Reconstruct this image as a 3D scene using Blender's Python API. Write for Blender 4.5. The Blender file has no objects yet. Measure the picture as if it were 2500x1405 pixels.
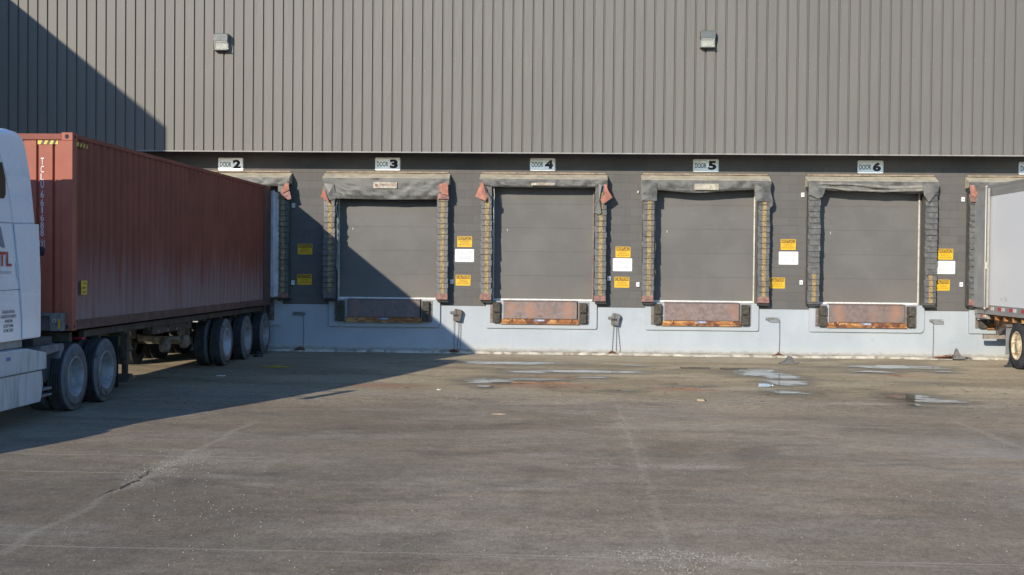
import bpy, bmesh, math, random
from mathutils import Vector, Matrix
R_ = math.radians
random.seed(7)
sc = bpy.context.scene
COL = sc.collection

# ------------------------------------------------------------------ camera
cam = bpy.data.cameras.new('camera')
cam.sensor_width = 36.0
cam.lens = 43.2
cam.clip_start = 0.1
cam.clip_end = 2000
camo = bpy.data.objects.new('camera', cam)
COL.objects.link(camo)
M = Matrix(((0.99908627, -0.01043319, 0.04144601, 0),
            (0.04162418, 0.01748216, -0.99898038, 0),
            (0.00969799, 0.99979274, 0.01790046, 0),
            (0, 0, 0, 1)))
M = M.to_quaternion().to_matrix().to_4x4()
M.translation = (0, -30.2, 2.175)
camo.matrix_world = M
sc.camera = camo

# ------------------------------------------------------------------ light
SUN = Vector((0.397, 1.0, -0.317)).normalized()      # direction the light travels
elev = math.asin(-SUN.z)
az_to = Vector((-SUN.x, -SUN.y))                     # where the sun stands
w = bpy.data.worlds.new("World")
sc.world = w
w.use_nodes = True
nt = w.node_tree
nt.nodes.clear()
out = nt.nodes.new('ShaderNodeOutputWorld')
bg = nt.nodes.new('ShaderNodeBackground')
sky = nt.nodes.new('ShaderNodeTexSky')
sky.sky_type = 'NISHITA'
sky.sun_disc = False
sky.sun_elevation = elev
sky.sun_rotation = math.atan2(az_to.x, az_to.y)
sky.air_density = 1.0
sky.dust_density = 0.15
sky.ozone_density = 6.0
bg.inputs['Strength'].default_value = 0.15
nt.links.new(sky.outputs[0], bg.inputs[0])
nt.links.new(bg.outputs[0], out.inputs[0])
sl = bpy.data.lights.new('sun', 'SUN')
sl.energy = 2.95
sl.angle = R_(0.5)
sl.color = (1.0, 0.915, 0.79)
so = bpy.data.objects.new('sun', sl)
COL.objects.link(so)
so.rotation_euler = SUN.to_track_quat('-Z', 'Y').to_euler()
so.location = (-10, -30, 20)

sc.view_settings.view_transform = 'Standard'
sc.view_settings.look = 'None'
sc.view_settings.exposure = 0.48
sc.view_settings.gamma = 1.0

# ------------------------------------------------------------------ node helpers
class NB:
    def __init__(s, tree): s.t = tree; s.n = tree.nodes; s.l = tree.links
    def new(s, k, **kw):
        n = s.n.new(k)
        for a, b in kw.items(): setattr(n, a, b)
        return n
    def put(s, sock, v):
        if hasattr(v, 'is_output'): s.l.new(v, sock)
        elif v is not None:
            if sock.type == 'RGBA' and len(v) == 3: v = (*v, 1)
            sock.default_value = v
    def math(s, op, a, b=None, c=None, clamp=False):
        n = s.new('ShaderNodeMath', operation=op, use_clamp=clamp)
        s.put(n.inputs[0], a)
        if b is not None: s.put(n.inputs[1], b)
        if c is not None: s.put(n.inputs[2], c)
        return n.outputs[0]
    def vmath(s, op, a, b=None, sc_=None):
        n = s.new('ShaderNodeVectorMath', operation=op)
        s.put(n.inputs[0], a)
        if b is not None: s.put(n.inputs[1], b)
        if sc_ is not None: s.put(n.inputs['Scale'], sc_)
        return n.outputs['Value'] if op in ('LENGTH', 'DOT_PRODUCT', 'DISTANCE') else n.outputs[0]
    def noise(s, vec, scale, detail=4, rough=.55, dist=0, stretch=None):
        if stretch: vec = s.vmath('MULTIPLY', vec, stretch)
        n = s.new('ShaderNodeTexNoise')
        s.put(n.inputs['Vector'], vec)
        n.inputs['Scale'].default_value = scale
        n.inputs['Detail'].default_value = detail
        n.inputs['Roughness'].default_value = rough
        n.inputs['Distortion'].default_value = dist
        return n.outputs['Fac']
    def voro(s, vec, scale, feature='F1', out='Distance', rnd=1.0):
        n = s.new('ShaderNodeTexVoronoi', feature=feature)
        s.put(n.inputs['Vector'], vec)
        n.inputs['Scale'].default_value = scale
        n.inputs['Randomness'].default_value = rnd
        return n.outputs[out]
    def rng(s, v, a, b, c=0., d=1., smooth=True):
        n = s.new('ShaderNodeMapRange', interpolation_type='SMOOTHSTEP' if smooth else 'LINEAR')
        s.put(n.inputs[0], v)
        for i, q in enumerate((a, b, c, d)): n.inputs[i + 1].default_value = q
        return n.outputs[0]
    def mix(s, f, a, b, mode='MIX'):
        n = s.new('ShaderNodeMix', data_type='RGBA', blend_type=mode)
        s.put(n.inputs[0], f); s.put(n.inputs[6], a); s.put(n.inputs[7], b)
        return n.outputs[2]
    def sep(s, v):
        n = s.new('ShaderNodeSeparateXYZ'); s.put(n.inputs[0], v); return n.outputs
    def comb(s, x, y, z):
        n = s.new('ShaderNodeCombineXYZ')
        for i, q in enumerate((x, y, z)): s.put(n.inputs[i], q)
        return n.outputs[0]

def base_mat(name):
    m = bpy.data.materials.new(name)
    m.use_nodes = True
    nb = NB(m.node_tree)
    b = m.node_tree.nodes['Principled BSDF']
    pos = nb.new('ShaderNodeNewGeometry').outputs['Position']
    return m, nb, b, pos

def mul(c, k): return tuple(min(1, x * k) for x in c)

def mat(name, col, rough=.6, metal=0., var=.12, vs=2.0, stretch=None, bump=0., bs=40., dirt=None, dvar=.5, ds=3.,
        dstretch=None, spec=.5, fine=.08, fs=90., dlo=.45, dhi=.65, dirt2=None, d2s=6., d2lo=.6, d2hi=.7, d2stretch=None, coat=0.):
    """one weathered, single-coloured surface: large and small tonal noise, stains, bump"""
    m, nb, b, pos = base_mat(name)
    n1 = nb.noise(pos, vs, 5, .6, stretch=stretch)
    c = nb.mix(nb.rng(n1, .3, .7, 0, 1), mul(col, 1 - var), mul(col, 1 + var))
    n2 = nb.noise(pos, fs, 3, .6)
    c = nb.mix(nb.rng(n2, .3, .7, 0, 1), nb.mix(1.0, c, (1 - fine,) * 3, 'MULTIPLY'), c)
    rg = nb.rng(n1, .3, .7, max(0, rough - .08), min(1, rough + .08))
    if dirt:
        n3 = nb.noise(pos, ds, 6, .65, stretch=dstretch)
        f = nb.math('MULTIPLY', nb.rng(n3, dlo, dhi), dvar)
        c = nb.mix(f, c, dirt)
        rg = nb.math('ADD', rg, nb.math('MULTIPLY', f, .25), clamp=True)
    if dirt2:
        n4 = nb.noise(nb.vmath('ADD', pos, (31.7, 12.1, 7.3)), d2s, 6, .65, stretch=d2stretch)
        c = nb.mix(nb.rng(n4, d2lo, d2hi), c, dirt2)
    nb.put(b.inputs['Base Color'], c)
    nb.put(b.inputs['Roughness'], rg)
    b.inputs['Metallic'].default_value = metal
    b.inputs['Specular IOR Level'].default_value = spec
    b.inputs['Coat Weight'].default_value = coat
    if bump:
        bn = nb.new('ShaderNodeBump')
        bn.inputs['Strength'].default_value = bump
        bn.inputs['Distance'].default_value = .01
        nb.put(bn.inputs['Height'], nb.noise(pos, bs, 5, .65))
        nb.put(b.inputs['Normal'], bn.outputs[0])
    return m

# ------------------------------------------------------------------ mesh helper
def chain_loc(p):
    v = Vector((0, 0, 0))
    while p is not None:
        v += p.location
        p = p.parent
    return v

class MB:
    def __init__(s): s.bm = bmesh.new(); s.mi = 0
    def face(s, pts):
        vs = [s.bm.verts.new(p) for p in pts]
        try:
            f = s.bm.faces.new(vs); f.material_index = s.mi
            return f
        except ValueError: return None
    def box(s, a, b, bev=0., rot=None, cen=None):
        x0, y0, z0 = [min(p, q) for p, q in zip(a, b)]
        x1, y1, z1 = [max(p, q) for p, q in zip(a, b)]
        ps = [(x, y, z) for x in (x0, x1) for y in (y0, y1) for z in (z0, z1)]
        if rot is not None:
            c = Vector(cen) if cen else Vector(((x0 + x1) / 2, (y0 + y1) / 2, (z0 + z1) / 2))
            ps = [rot @ (Vector(p) - c) + c for p in ps]
        v = [s.bm.verts.new(p) for p in ps]
        fs = []
        for q in ((0, 1, 3, 2), (4, 6, 7, 5), (0, 4, 5, 1), (2, 3, 7, 6), (0, 2, 6, 4), (1, 5, 7, 3)):
            f = s.bm.faces.new([v[i] for i in q]); f.material_index = s.mi; fs.append(f)
        if bev:
            es = list({e for f in fs for e in f.edges})
            bmesh.ops.bevel(s.bm, geom=es, offset=bev, segments=2, profile=.6, affect='EDGES')
        return s
    def prism(s, poly, axis, a, b, bev=0.):
        """poly: 2-D outline, extruded along axis from a to b. axis x: (y,z); y: (x,z); z: (x,y)"""
        def P(p, t):
            return {'x': (t, p[0], p[1]), 'y': (p[0], t, p[1]), 'z': (p[0], p[1], t)}[axis]
        va = [s.bm.verts.new(P(p, a)) for p in poly]
        vb = [s.bm.verts.new(P(p, b)) for p in poly]
        n = len(poly); fs = []
        fs.append(s.bm.faces.new(va)); fs.append(s.bm.faces.new(vb[::-1]))
        for i in range(n):
            j = (i + 1) % n
            fs.append(s.bm.faces.new((va[j], va[i], vb[i], vb[j])))
        for f in fs: f.material_index = s.mi
        bmesh.ops.recalc_face_normals(s.bm, faces=fs)
        if bev:
            es = list({e for f in fs for e in f.edges})
            bmesh.ops.bevel(s.bm, geom=es, offset=bev, segments=2, profile=.6, affect='EDGES')
        return s
    def tube(s, path, r, n=6, cap=True):
        path = [Vector(p) for p in path]
        rs = r if isinstance(r, (list, tuple)) else [r] * len(path)
        rings = []
        up = Vector((0, 0, 1))
        for i, p in enumerate(path):
            d = (path[min(i + 1, len(path) - 1)] - path[max(i - 1, 0)]).normalized()
            ref = up if abs(d.z) < .9 else Vector((1, 0, 0))
            u = d.cross(ref).normalized(); v = d.cross(u)
            rings.append([s.bm.verts.new(p + rs[i] * (math.cos(t) * u + math.sin(t) * v)) for t in [2 * math.pi * k / n for k in range(n)]])
        for a, b in zip(rings, rings[1:]):
            for k in range(n):
                f = s.bm.faces.new((a[k], b[k], b[(k + 1) % n], a[(k + 1) % n])); f.material_index = s.mi; f.smooth = True
        if cap:
            for rg in (rings[0][::-1], rings[-1]):
                f = s.bm.faces.new(rg); f.material_index = s.mi
        return s
    def lathe(s, prof, c, axis='x', n=40, smooth=True, a0=0, a1=2 * math.pi):
        """prof: (t along axis, radius)"""
        c = Vector(c); full = abs(a1 - a0 - 2 * math.pi) < 1e-6
        rings = []
        m = n if full else n + 1
        for t, r in prof:
            ring = []
            for k in range(m):
                a = a0 + (a1 - a0) * k / n
                if axis == 'x': p = (t, r * math.cos(a), r * math.sin(a))
                elif axis == 'y': p = (r * math.cos(a), t, r * math.sin(a))
                else: p = (r * math.cos(a), r * math.sin(a), t)
                ring.append(s.bm.verts.new(c + Vector(p)))
            rings.append(ring)
        for a, b in zip(rings, rings[1:]):
            for k in range(m if full else m - 1):
                f = s.bm.faces.new((a[k], a[(k + 1) % m], b[(k + 1) % m], b[k])); f.material_index = s.mi; f.smooth = smooth
        return s
    def grid(s, fn, nu, nv, smooth=True):
        v = [[s.bm.verts.new(fn(i / nu, j / nv)) for j in range(nv + 1)] for i in range(nu + 1)]
        for i in range(nu):
            for j in range(nv):
                f = s.bm.faces.new((v[i][j], v[i + 1][j], v[i + 1][j + 1], v[i][j + 1])); f.material_index = s.mi; f.smooth = smooth
        return s
    def add_text(s, body, cx, cz, h, y, width=None, bold=0., mirror=False, plane='y', align='c', shear=0.):
        vs, fs = text_shape(body, bold)
        x0 = min(p[0] for p in vs); x1 = max(p[0] for p in vs)
        z0 = min(p[1] for p in vs); z1 = max(p[1] for p in vs)
        kz = h / (z1 - z0); kx = kz if width is None else width / (x1 - x0)
        W = (x1 - x0) * kx
        ox = {'c': cx - W / 2, 'l': cx, 'r': cx - W}[align]
        nv = []
        for (a, b) in vs:
            X = ox + (a - x0) * kx; Z = cz - h / 2 + (b - z0) * kz
            X += shear * (Z - cz)
            if mirror: X = 2 * cx - X
            nv.append(s.bm.verts.new((X, y, Z) if plane == 'y' else (y, X, Z)))
        for f in fs:
            q = [nv[i] for i in f]
            if mirror: q = q[::-1]
            try:
                ff = s.bm.faces.new(q); ff.material_index = s.mi
            except ValueError: pass
        return s
    def build(s, name, mats, parent=None, smooth=False, recalc=True, loc=None):
        if recalc: bmesh.ops.recalc_face_normals(s.bm, faces=s.bm.faces[:])
        me = bpy.data.meshes.new(name)
        off = chain_loc(parent) if parent is not None else Vector(loc or (0, 0, 0))
        if off.length: bmesh.ops.translate(s.bm, verts=s.bm.verts[:], vec=-off)
        s.bm.to_mesh(me); s.bm.free()
        if smooth:
            for p in me.polygons: p.use_smooth = True
        for m in (mats if isinstance(mats, (list, tuple)) else [mats]): me.materials.append(m)
        o = bpy.data.objects.new(name, me)
        COL.objects.link(o)
        if parent is not None: o.parent = parent
        elif loc: o.location = loc
        return o

_tc = {}
def text_shape(body, bold=0.):
    key = (body, bold)
    if key in _tc: return _tc[key]
    cu = bpy.data.curves.new('t', 'FONT'); cu.body = body; cu.offset = bold; cu.resolution_u = 4
    cu.fill_mode = 'FRONT'
    ob = bpy.data.objects.new('t', cu); COL.objects.link(ob)
    dg = bpy.context.evaluated_depsgraph_get(); dg.update()
    ev = ob.evaluated_get(dg); me = ev.to_mesh()
    vs = [(v.co.x, v.co.y) for v in me.vertices]; fs = [tuple(p.vertices) for p in me.polygons]
    ev.to_mesh_clear(); bpy.data.objects.remove(ob); bpy.data.curves.remove(cu)
    _tc[key] = (vs, fs)
    return _tc[key]

def tag(o, label=None, cat=None, group=None, kind=None):
    if label: o['label'] = label
    if cat: o['category'] = cat
    if group: o['group'] = group
    if kind: o['kind'] = kind
    return o
def thing(name, loc, label, cat, group=None):
    o = bpy.data.objects.new(name, None); COL.objects.link(o); o.location = loc; o.empty_display_size = .2
    return tag(o, label, cat, group)
def sub(name, loc, parent):
    o = bpy.data.objects.new(name, None); COL.objects.link(o)
    o.parent = parent; o.location = Vector(loc) - chain_loc(parent); o.empty_display_size = .1
    return o

rnd = random.uniform
def hsh(*a):
    x = math.sin(sum(v * k for v, k in zip(a, (12.9898, 78.233, 37.719)))) * 43758.5453
    return x - math.floor(x)
def vnoise(x, y=0., z=0.):
    ix, iy = math.floor(x), math.floor(y); fx, fy = x - ix, y - iy
    fx = fx * fx * (3 - 2 * fx); fy = fy * fy * (3 - 2 * fy)
    a = hsh(ix, iy, z); b = hsh(ix + 1, iy, z); c = hsh(ix, iy + 1, z); d = hsh(ix + 1, iy + 1, z)
    return (a * (1 - fx) + b * fx) * (1 - fy) + (c * (1 - fx) + d * fx) * fy

# ------------------------------------------------------------------ materials
PUDDLES = ((-1.0, -2.78, 1.1, .30), (.35, -4.85, 1.15, .26), (-.65, -5.1, .45, .22), (-1.38, -7.2, .42, .40), (-.55, -6.75, .55, .16), (.55, -6.2, .3, .09),
        (4.05, -4.75, .50, .65), (4.4, -5.55, .35, .45), (4.2, -6.75, .36, .42), (3.95, -8.68, .34, .22), (7.3, -2.75, .85, .42), (5.95, -9.05, .36, .35), (6.05, -9.75, .48, .24), (5.62, -10.35, .10, .16),
        (6.6, -4.1, .35, .16), (1.6, -3.2, .35, .08), (-1.4, -8.3, .12, .12), (-.2, -8.1, .09, .10), (1.1, -8.7, .22, .06), (8.1, -3.9, .18, .07))
def make_ground():
    m, nb, b, pos = base_mat('asphalt')
    x, y, z = nb.sep(pos)
    big = nb.noise(pos, .16, 5, .6)
    mid = nb.noise(pos, .9, 6, .62, stretch=(.55, 1.3, 1))
    streak = nb.noise(pos, .8, 6, .65, stretch=(.22, 2.4, 1))
    grain = nb.noise(pos, 55, 4, .75)
    grain2 = nb.noise(pos, 190, 2, .7)
    grey1, grey2 = (.228, .192, .142), (.305, .258, .195)
    c = nb.mix(nb.rng(big, .35, .65), grey1, grey2)
    c = nb.mix(nb.math('MULTIPLY', nb.rng(mid, .42, .66), .5), c, (.168, .136, .098))
    c = nb.mix(nb.math('MULTIPLY', nb.rng(streak, .52, .72), .22), c, (.33, .295, .23))
    # silt and dust in front of the dock wall
    wob = nb.math('MULTIPLY', nb.math('SUBTRACT', nb.noise(pos, .45, 4, .6), .5), 4.5)
    yy = nb.math('ADD', y, wob)
    silt = nb.rng(yy, -11.5, -7.5)
    siltn = nb.noise(pos, .55, 6, .62, stretch=(.5, 1.3, 1))
    sc_ = nb.mix(nb.rng(siltn, .35, .65), (.265, .220, .138), (.385, .330, .222))
    c = nb.mix(nb.math('MULTIPLY', silt, .78), c, sc_)
    # the pale gravelly band where the lane ends
    band = nb.math('MULTIPLY', nb.rng(yy, -12.2, -10.6), nb.rng(yy, -8.4, -10.2))
    bandn = nb.math('MULTIPLY', band, nb.rng(nb.noise(pos, 9, 5, .75), .45, .62))
    c = nb.mix(nb.math('MULTIPLY', bandn, .55), c, (.40, .34, .26))
    # large soft blotches of old spills and darker, bitumen-rich repairs
    bl = nb.noise(nb.vmath('ADD', pos, (21, 4, 0)), .34, 6, .6, dist=.8, stretch=(.6, 1.2, 1))
    c = nb.mix(nb.math('MULTIPLY', nb.rng(bl, .50, .62), .42), c, (.135, .112, .078))
    bl2 = nb.noise(nb.vmath('ADD', pos, (2, 44, 0)), .6, 6, .65, dist=.5, stretch=(.5, 1.3, 1))
    c = nb.mix(nb.math('MULTIPLY', nb.rng(bl2, .52, .68), .34), c, (.36, .325, .27))
    # arcs swept by turning tyres
    for (ax_, ay_, ar_, aw_) in ((9.0, -30.0, 15.3, .30), (9.0, -30.0, 17.2, .26), (-14.0, -33.0, 19.0, .30), (-14.0, -33.0, 21.0, .26), (3.0, -44.0, 30.0, .24)):
        dd = nb.vmath('DISTANCE', nb.comb(x, y, 0), (ax_, ay_, 0))
        ff = nb.rng(nb.math('ABSOLUTE', nb.math('SUBTRACT', dd, ar_)), aw_, aw_ * .2)
        ff = nb.math('MULTIPLY', ff, nb.rng(nb.noise(pos, .9, 4, .6), .42, .62))
        c = nb.mix(nb.math('MULTIPLY', ff, .22), c, (.09, .078, .06))
    # oil, tyre darkening
    oil = nb.rng(nb.noise(nb.vmath('ADD', pos, (7, 3, 0)), .62, 5, .6, dist=.6, stretch=(.7, 1.3, 1)), .56, .72)
    c = nb.mix(nb.math('MULTIPLY', oil, .45), c, (.085, .075, .072))
    # tyre tracks, long faint bands along x
    tr = nb.rng(nb.noise(pos, .5, 4, .5, stretch=(.12, 2.2, 1)), .55, .68)
    c = nb.mix(nb.math('MULTIPLY', tr, .15), c, (.10, .085, .08))
    c = nb.mix(nb.rng(grain, .25, .75), nb.mix(1., c, (.66, .66, .67), 'MULTIPLY'), nb.mix(1., c, (1.22, 1.2, 1.18), 'MULTIPLY'))
    # mid-size mottling seen as short flecks at a low angle
    mo = nb.noise(pos, 5.5, 6, .75)
    c = nb.mix(nb.rng(mo, .36, .64), nb.mix(1., c, (.86, .85, .84), 'MULTIPLY'), nb.mix(1., c, (1.10, 1.11, 1.12), 'MULTIPLY'))
    mo2 = nb.noise(pos, 24, 4, .85, stretch=(1, .6, 1))
    c = nb.mix(nb.rng(mo2, .34, .66), nb.mix(1., c, (.80, .80, .80), 'MULTIPLY'), nb.mix(1., c, (1.16, 1.15, 1.14), 'MULTIPLY'))
    hu = nb.rng(nb.noise(nb.vmath('ADD', pos, (12, 5, 0)), .7, 4, .6, stretch=(.6, 1.4, 1)), .4, .6)
    c = nb.mix(nb.math('MULTIPLY', hu, .35), c, nb.mix(1., c, (1.10, .98, .84), 'MULTIPLY'))
    dk = nb.rng(nb.noise(nb.vmath('ADD', pos, (2, 8, 0)), 16, 4, .8, stretch=(1, .4, 1)), .66, .72)
    c = nb.mix(nb.math('MULTIPLY', dk, .55), c, (.07, .06, .052))
    # pale aggregate showing in the surface
    for scv, thr, amt in ((30, .20, .6), (11, .085, .75), (17, .12, .6)):
        v = nb.voro(nb.vmath('MULTIPLY', pos, (1, 1, 0)), scv)
        clus = nb.rng(nb.noise(pos, 1.1, 5, .7), .34, .60)
        sp = nb.math('MULTIPLY', nb.rng(v, thr, thr * .55), clus)
        keep = nb.rng(nb.noise(pos, scv * .9, 1, .5), .53, .60)
        c = nb.mix(nb.math('MULTIPLY', nb.math('MULTIPLY', sp, keep), amt), c, (.52, .47, .39))
    # paving seams (joints of the lanes)
    wx = nb.math('MULTIPLY', nb.math('SUBTRACT', nb.noise(pos, 1.3, 5, .6), .5), .35)
    wf = nb.math('MULTIPLY', nb.math('SUBTRACT', nb.noise(pos, 14, 3, .7), .5), .05)
    xs = nb.math('ADD', nb.math('ADD', x, wx), wf)
    ys = nb.math('ADD', nb.math('ADD', y, nb.math('MULTIPLY', wx, .35)), wf)
    def line(coord, at, wid, lo=None, hi=None, along=None, breakup=None):
        d = nb.math('ABSOLUTE', nb.math('SUBTRACT', coord, at))
        f = nb.rng(d, wid, wid * .25)
        if lo is not None:
            f = nb.math('MULTIPLY', f, nb.rng(along, lo - .3, lo + .3))
            f = nb.math('MULTIPLY', f, nb.rng(along, hi + .3, hi - .3))
        if breakup is not None: f = nb.math('MULTIPLY', f, breakup)
        return f
    brk = nb.rng(nb.noise(pos, 2.2, 4, .6), .36, .58)
    brk2 = nb.rng(nb.noise(pos, 30, 3, .8), .35, .6)
    gr_ = (.40, .35, .27)
    halo = nb.math('MULTIPLY', nb.rng(nb.noise(pos, 24, 4, .8), .44, .60), brk)
    for f, a, colr in (
        (line(xs, -4.2, .075, -30, -13.5, y, brk2), .55, gr_), (line(xs, .86, .045, -30, -10.4, y, brk2), .45, gr_),
        (line(xs, 5.65, .10, -30, -12.4, y, brk2), .5, gr_), (line(ys, -16.62, .028, -30, -3.3, x), .7, gr_),
        (line(ys, -17.75, .03, -30, -4.5, x), .75, gr_), (line(ys, -21.02, .022, -30, 3.5, x), .7, gr_),
        (line(ys, -16.75, .05, .1, 3.0, x, brk), .5, gr_), (line(ys, -13.2, .05, .5, 12, x, brk), .45, gr_),
        (line(ys, -21.1, .035, -1, 12, x, brk), .45, gr_),
        (line(xs, -4.18, .34, -18.6, -16.3, y, halo), .85, (.47, .42, .33)),
        (line(xs, .86, .20, -16.9, -12.4, y, halo), .5, (.42, .37, .29)),
        (line(ys, -16.72, .30, -.3, 1.8, x, halo), .7, (.45, .40, .32)),
        (line(ys, -21.0, .42, .2, 1.6, x, halo), .95, (.52, .46, .36))):
        c = nb.mix(nb.math('MULTIPLY', f, a * .68), c, colr)
    # the open crack
    crack = line(nb.math('ADD', xs, 0.0), -4.24, .022, -18.9, -17.5, y, nb.rng(nb.noise(pos, 5, 3, .6), .38, .46))
    c = nb.mix(nb.math('MULTIPLY', crack, .75), c, (.03, .026, .022))
    # damp patches: darker and glossier
    damp = nb.rng(nb.noise(nb.vmath('ADD', pos, (3.1, 8.4, 0)), .5, 5, .62, stretch=(.45, 1.4, 1)), .55, .66)
    dampz = nb.math('MULTIPLY', damp, nb.math('MULTIPLY', nb.rng(y, -9.8, -7.5), nb.rng(y, -.6, -2.0)))
    c = nb.mix(nb.math('MULTIPLY', dampz, .5), c, (.10, .085, .062))
    wet = None
    wob2 = nb.math('MULTIPLY', nb.math('SUBTRACT', nb.noise(pos, 2.4, 6, .7, stretch=(.6, 1.3, 1)), .5), 2.2)
    for (px_, py_, rx_, ry_) in PUDDLES:
        d1 = nb.vmath('LENGTH', nb.vmath('MULTIPLY', nb.vmath('SUBTRACT', nb.comb(x, y, 0), (px_, py_, 0)), (1 / (rx_ * 1.3 + .12), 1 / (ry_ * 1.5 + .22), 0)))
        f1 = nb.rng(nb.math('ADD', d1, wob2), 1.45, .75)
        wet = f1 if wet is None else nb.math('MAXIMUM', wet, f1)
    c = nb.mix(nb.math('MULTIPLY', wet, .68), c, (.095, .080, .055))
    # rust-brown damp stains where pallets and scrap have rotted
    stn = nb.math('MULTIPLY', nb.math('SUBTRACT', nb.noise(pos, 3.4, 6, .75, stretch=(.6, 1.3, 1)), .5), 2.6)
    for (px_, py_, rx_, ry_, am_) in ((-.4, -7.9, 1.2, .55, .6), (2.2, -8.3, .7, .35, .55), (-3.2, -8.3, .8, .4, .6), (-.3, -6.1, .8, .5, .35), (6.8, -4.9, .5, .3, .35), (8.5, -10.2, 1.2, .3, .35), (-7.6, -4.6, .9, .6, .4)):
        d1 = nb.vmath('LENGTH', nb.vmath('MULTIPLY', nb.vmath('SUBTRACT', nb.comb(x, y, 0), (px_, py_, 0)), (1 / rx_, 1 / ry_, 0)))
        c = nb.mix(nb.math('MULTIPLY', nb.rng(nb.math('ADD', d1, stn), 1.3, .5), am_), c, (.235, .125, .078))
    # smoother lane at the right, bluish sky sheen painted into its colour
    pol = nb.math('MULTIPLY', nb.rng(x, 3.6, 6.0), nb.rng(y, -12.6, -15.0))
    pol = nb.math('MULTIPLY', pol, nb.rng(nb.noise(pos, .8, 5, .6, stretch=(.5, 1.5, 1)), .40, .62))
    c = nb.mix(nb.math('MULTIPLY', pol, .40), c, (.30, .30, .32))
    # slightly darker fresher patch left
    nb.put(b.inputs['Base Color'], c)
    r = nb.rng(grain, .3, .7, .62, .92)
    r = nb.math('SUBTRACT', r, nb.math('MULTIPLY', nb.math('MAXIMUM', dampz, wet), .40))
    nb.put(b.inputs['Roughness'], nb.math('SUBTRACT', r, nb.math('MULTIPLY', pol, .12)))
    b.inputs['Specular IOR Level'].default_value = .35
    b.inputs['Diffuse Roughness'].default_value = 1.0
    bn = nb.new('ShaderNodeBump'); bn.inputs['Strength'].default_value = .9; bn.inputs['Distance'].default_value = .02
    h = nb.math('ADD', nb.math('MULTIPLY', grain, .5), nb.math('MULTIPLY', grain2, .25))
    h = nb.math('SUBTRACT', h, nb.math('MULTIPLY', crack, 2.0))
    h = nb.math('ADD', h, nb.math('MULTIPLY', mid, 1.0))
    nb.put(bn.inputs['Height'], h)
    nb.put(b.inputs['Normal'], bn.outputs[0])
    return m

def make_block():
    m, nb, b, pos = base_mat('painted_block')
    x, y, z = nb.sep(pos)
    v = nb.comb(x, nb.math('ADD', z, .045), 0)
    n = nb.new('ShaderNodeTexBrick')
    nb.put(n.inputs['Vector'], v)
    n.inputs['Scale'].default_value = 1.0
    n.inputs['Brick Width'].default_value = .406
    n.inputs['Row Height'].default_value = .2032
    n.inputs['Mortar Size'].default_value = .0055
    n.inputs['Mortar Smooth'].default_value = .3
    n.inputs['Color1'].default_value = (.118, .112, .105, 1)
    n.inputs['Color2'].default_value = (.158, .150, .138, 1)
    n.inputs['Mortar'].default_value = (.10, .096, .09, 1)
    big = nb.noise(pos, .7, 5, .6)
    c = nb.mix(.45, n.outputs['Color'], (.142, .134, .124))
    c = nb.mix(nb.math('MULTIPLY', nb.rng(big, .4, .65), .35), c, (.165, .155, .142))
    st = nb.noise(pos, 2.2, 5, .6, stretch=(2.5, 1, .22))
    c = nb.mix(nb.math('MULTIPLY', nb.rng(st, .55, .75), .35), c, (.10, .095, .09))
    lt = nb.noise(nb.vmath('ADD', pos, (5, 5, 5)), 3.5, 6, .7)
    c = nb.mix(nb.math('MULTIPLY', nb.rng(lt, .66, .74), .35), c, (.24, .225, .20))
    nb.put(b.inputs['Base Color'], c)
    b.inputs['Roughness'].default_value = .75
    b.inputs['Specular IOR Level'].default_value = .3
    bn = nb.new('ShaderNodeBump'); bn.inputs['Strength'].default_value = .6; bn.inputs['Distance'].default_value = .006
    h = nb.math('ADD', nb.math('MULTIPLY', n.outputs['Fac'], -.8), nb.math('MULTIPLY', nb.noise(pos, 70, 4, .7), .7))
    nb.put(bn.inputs['Height'], h); nb.put(b.inputs['Normal'], bn.outputs[0])
    return m

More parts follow.
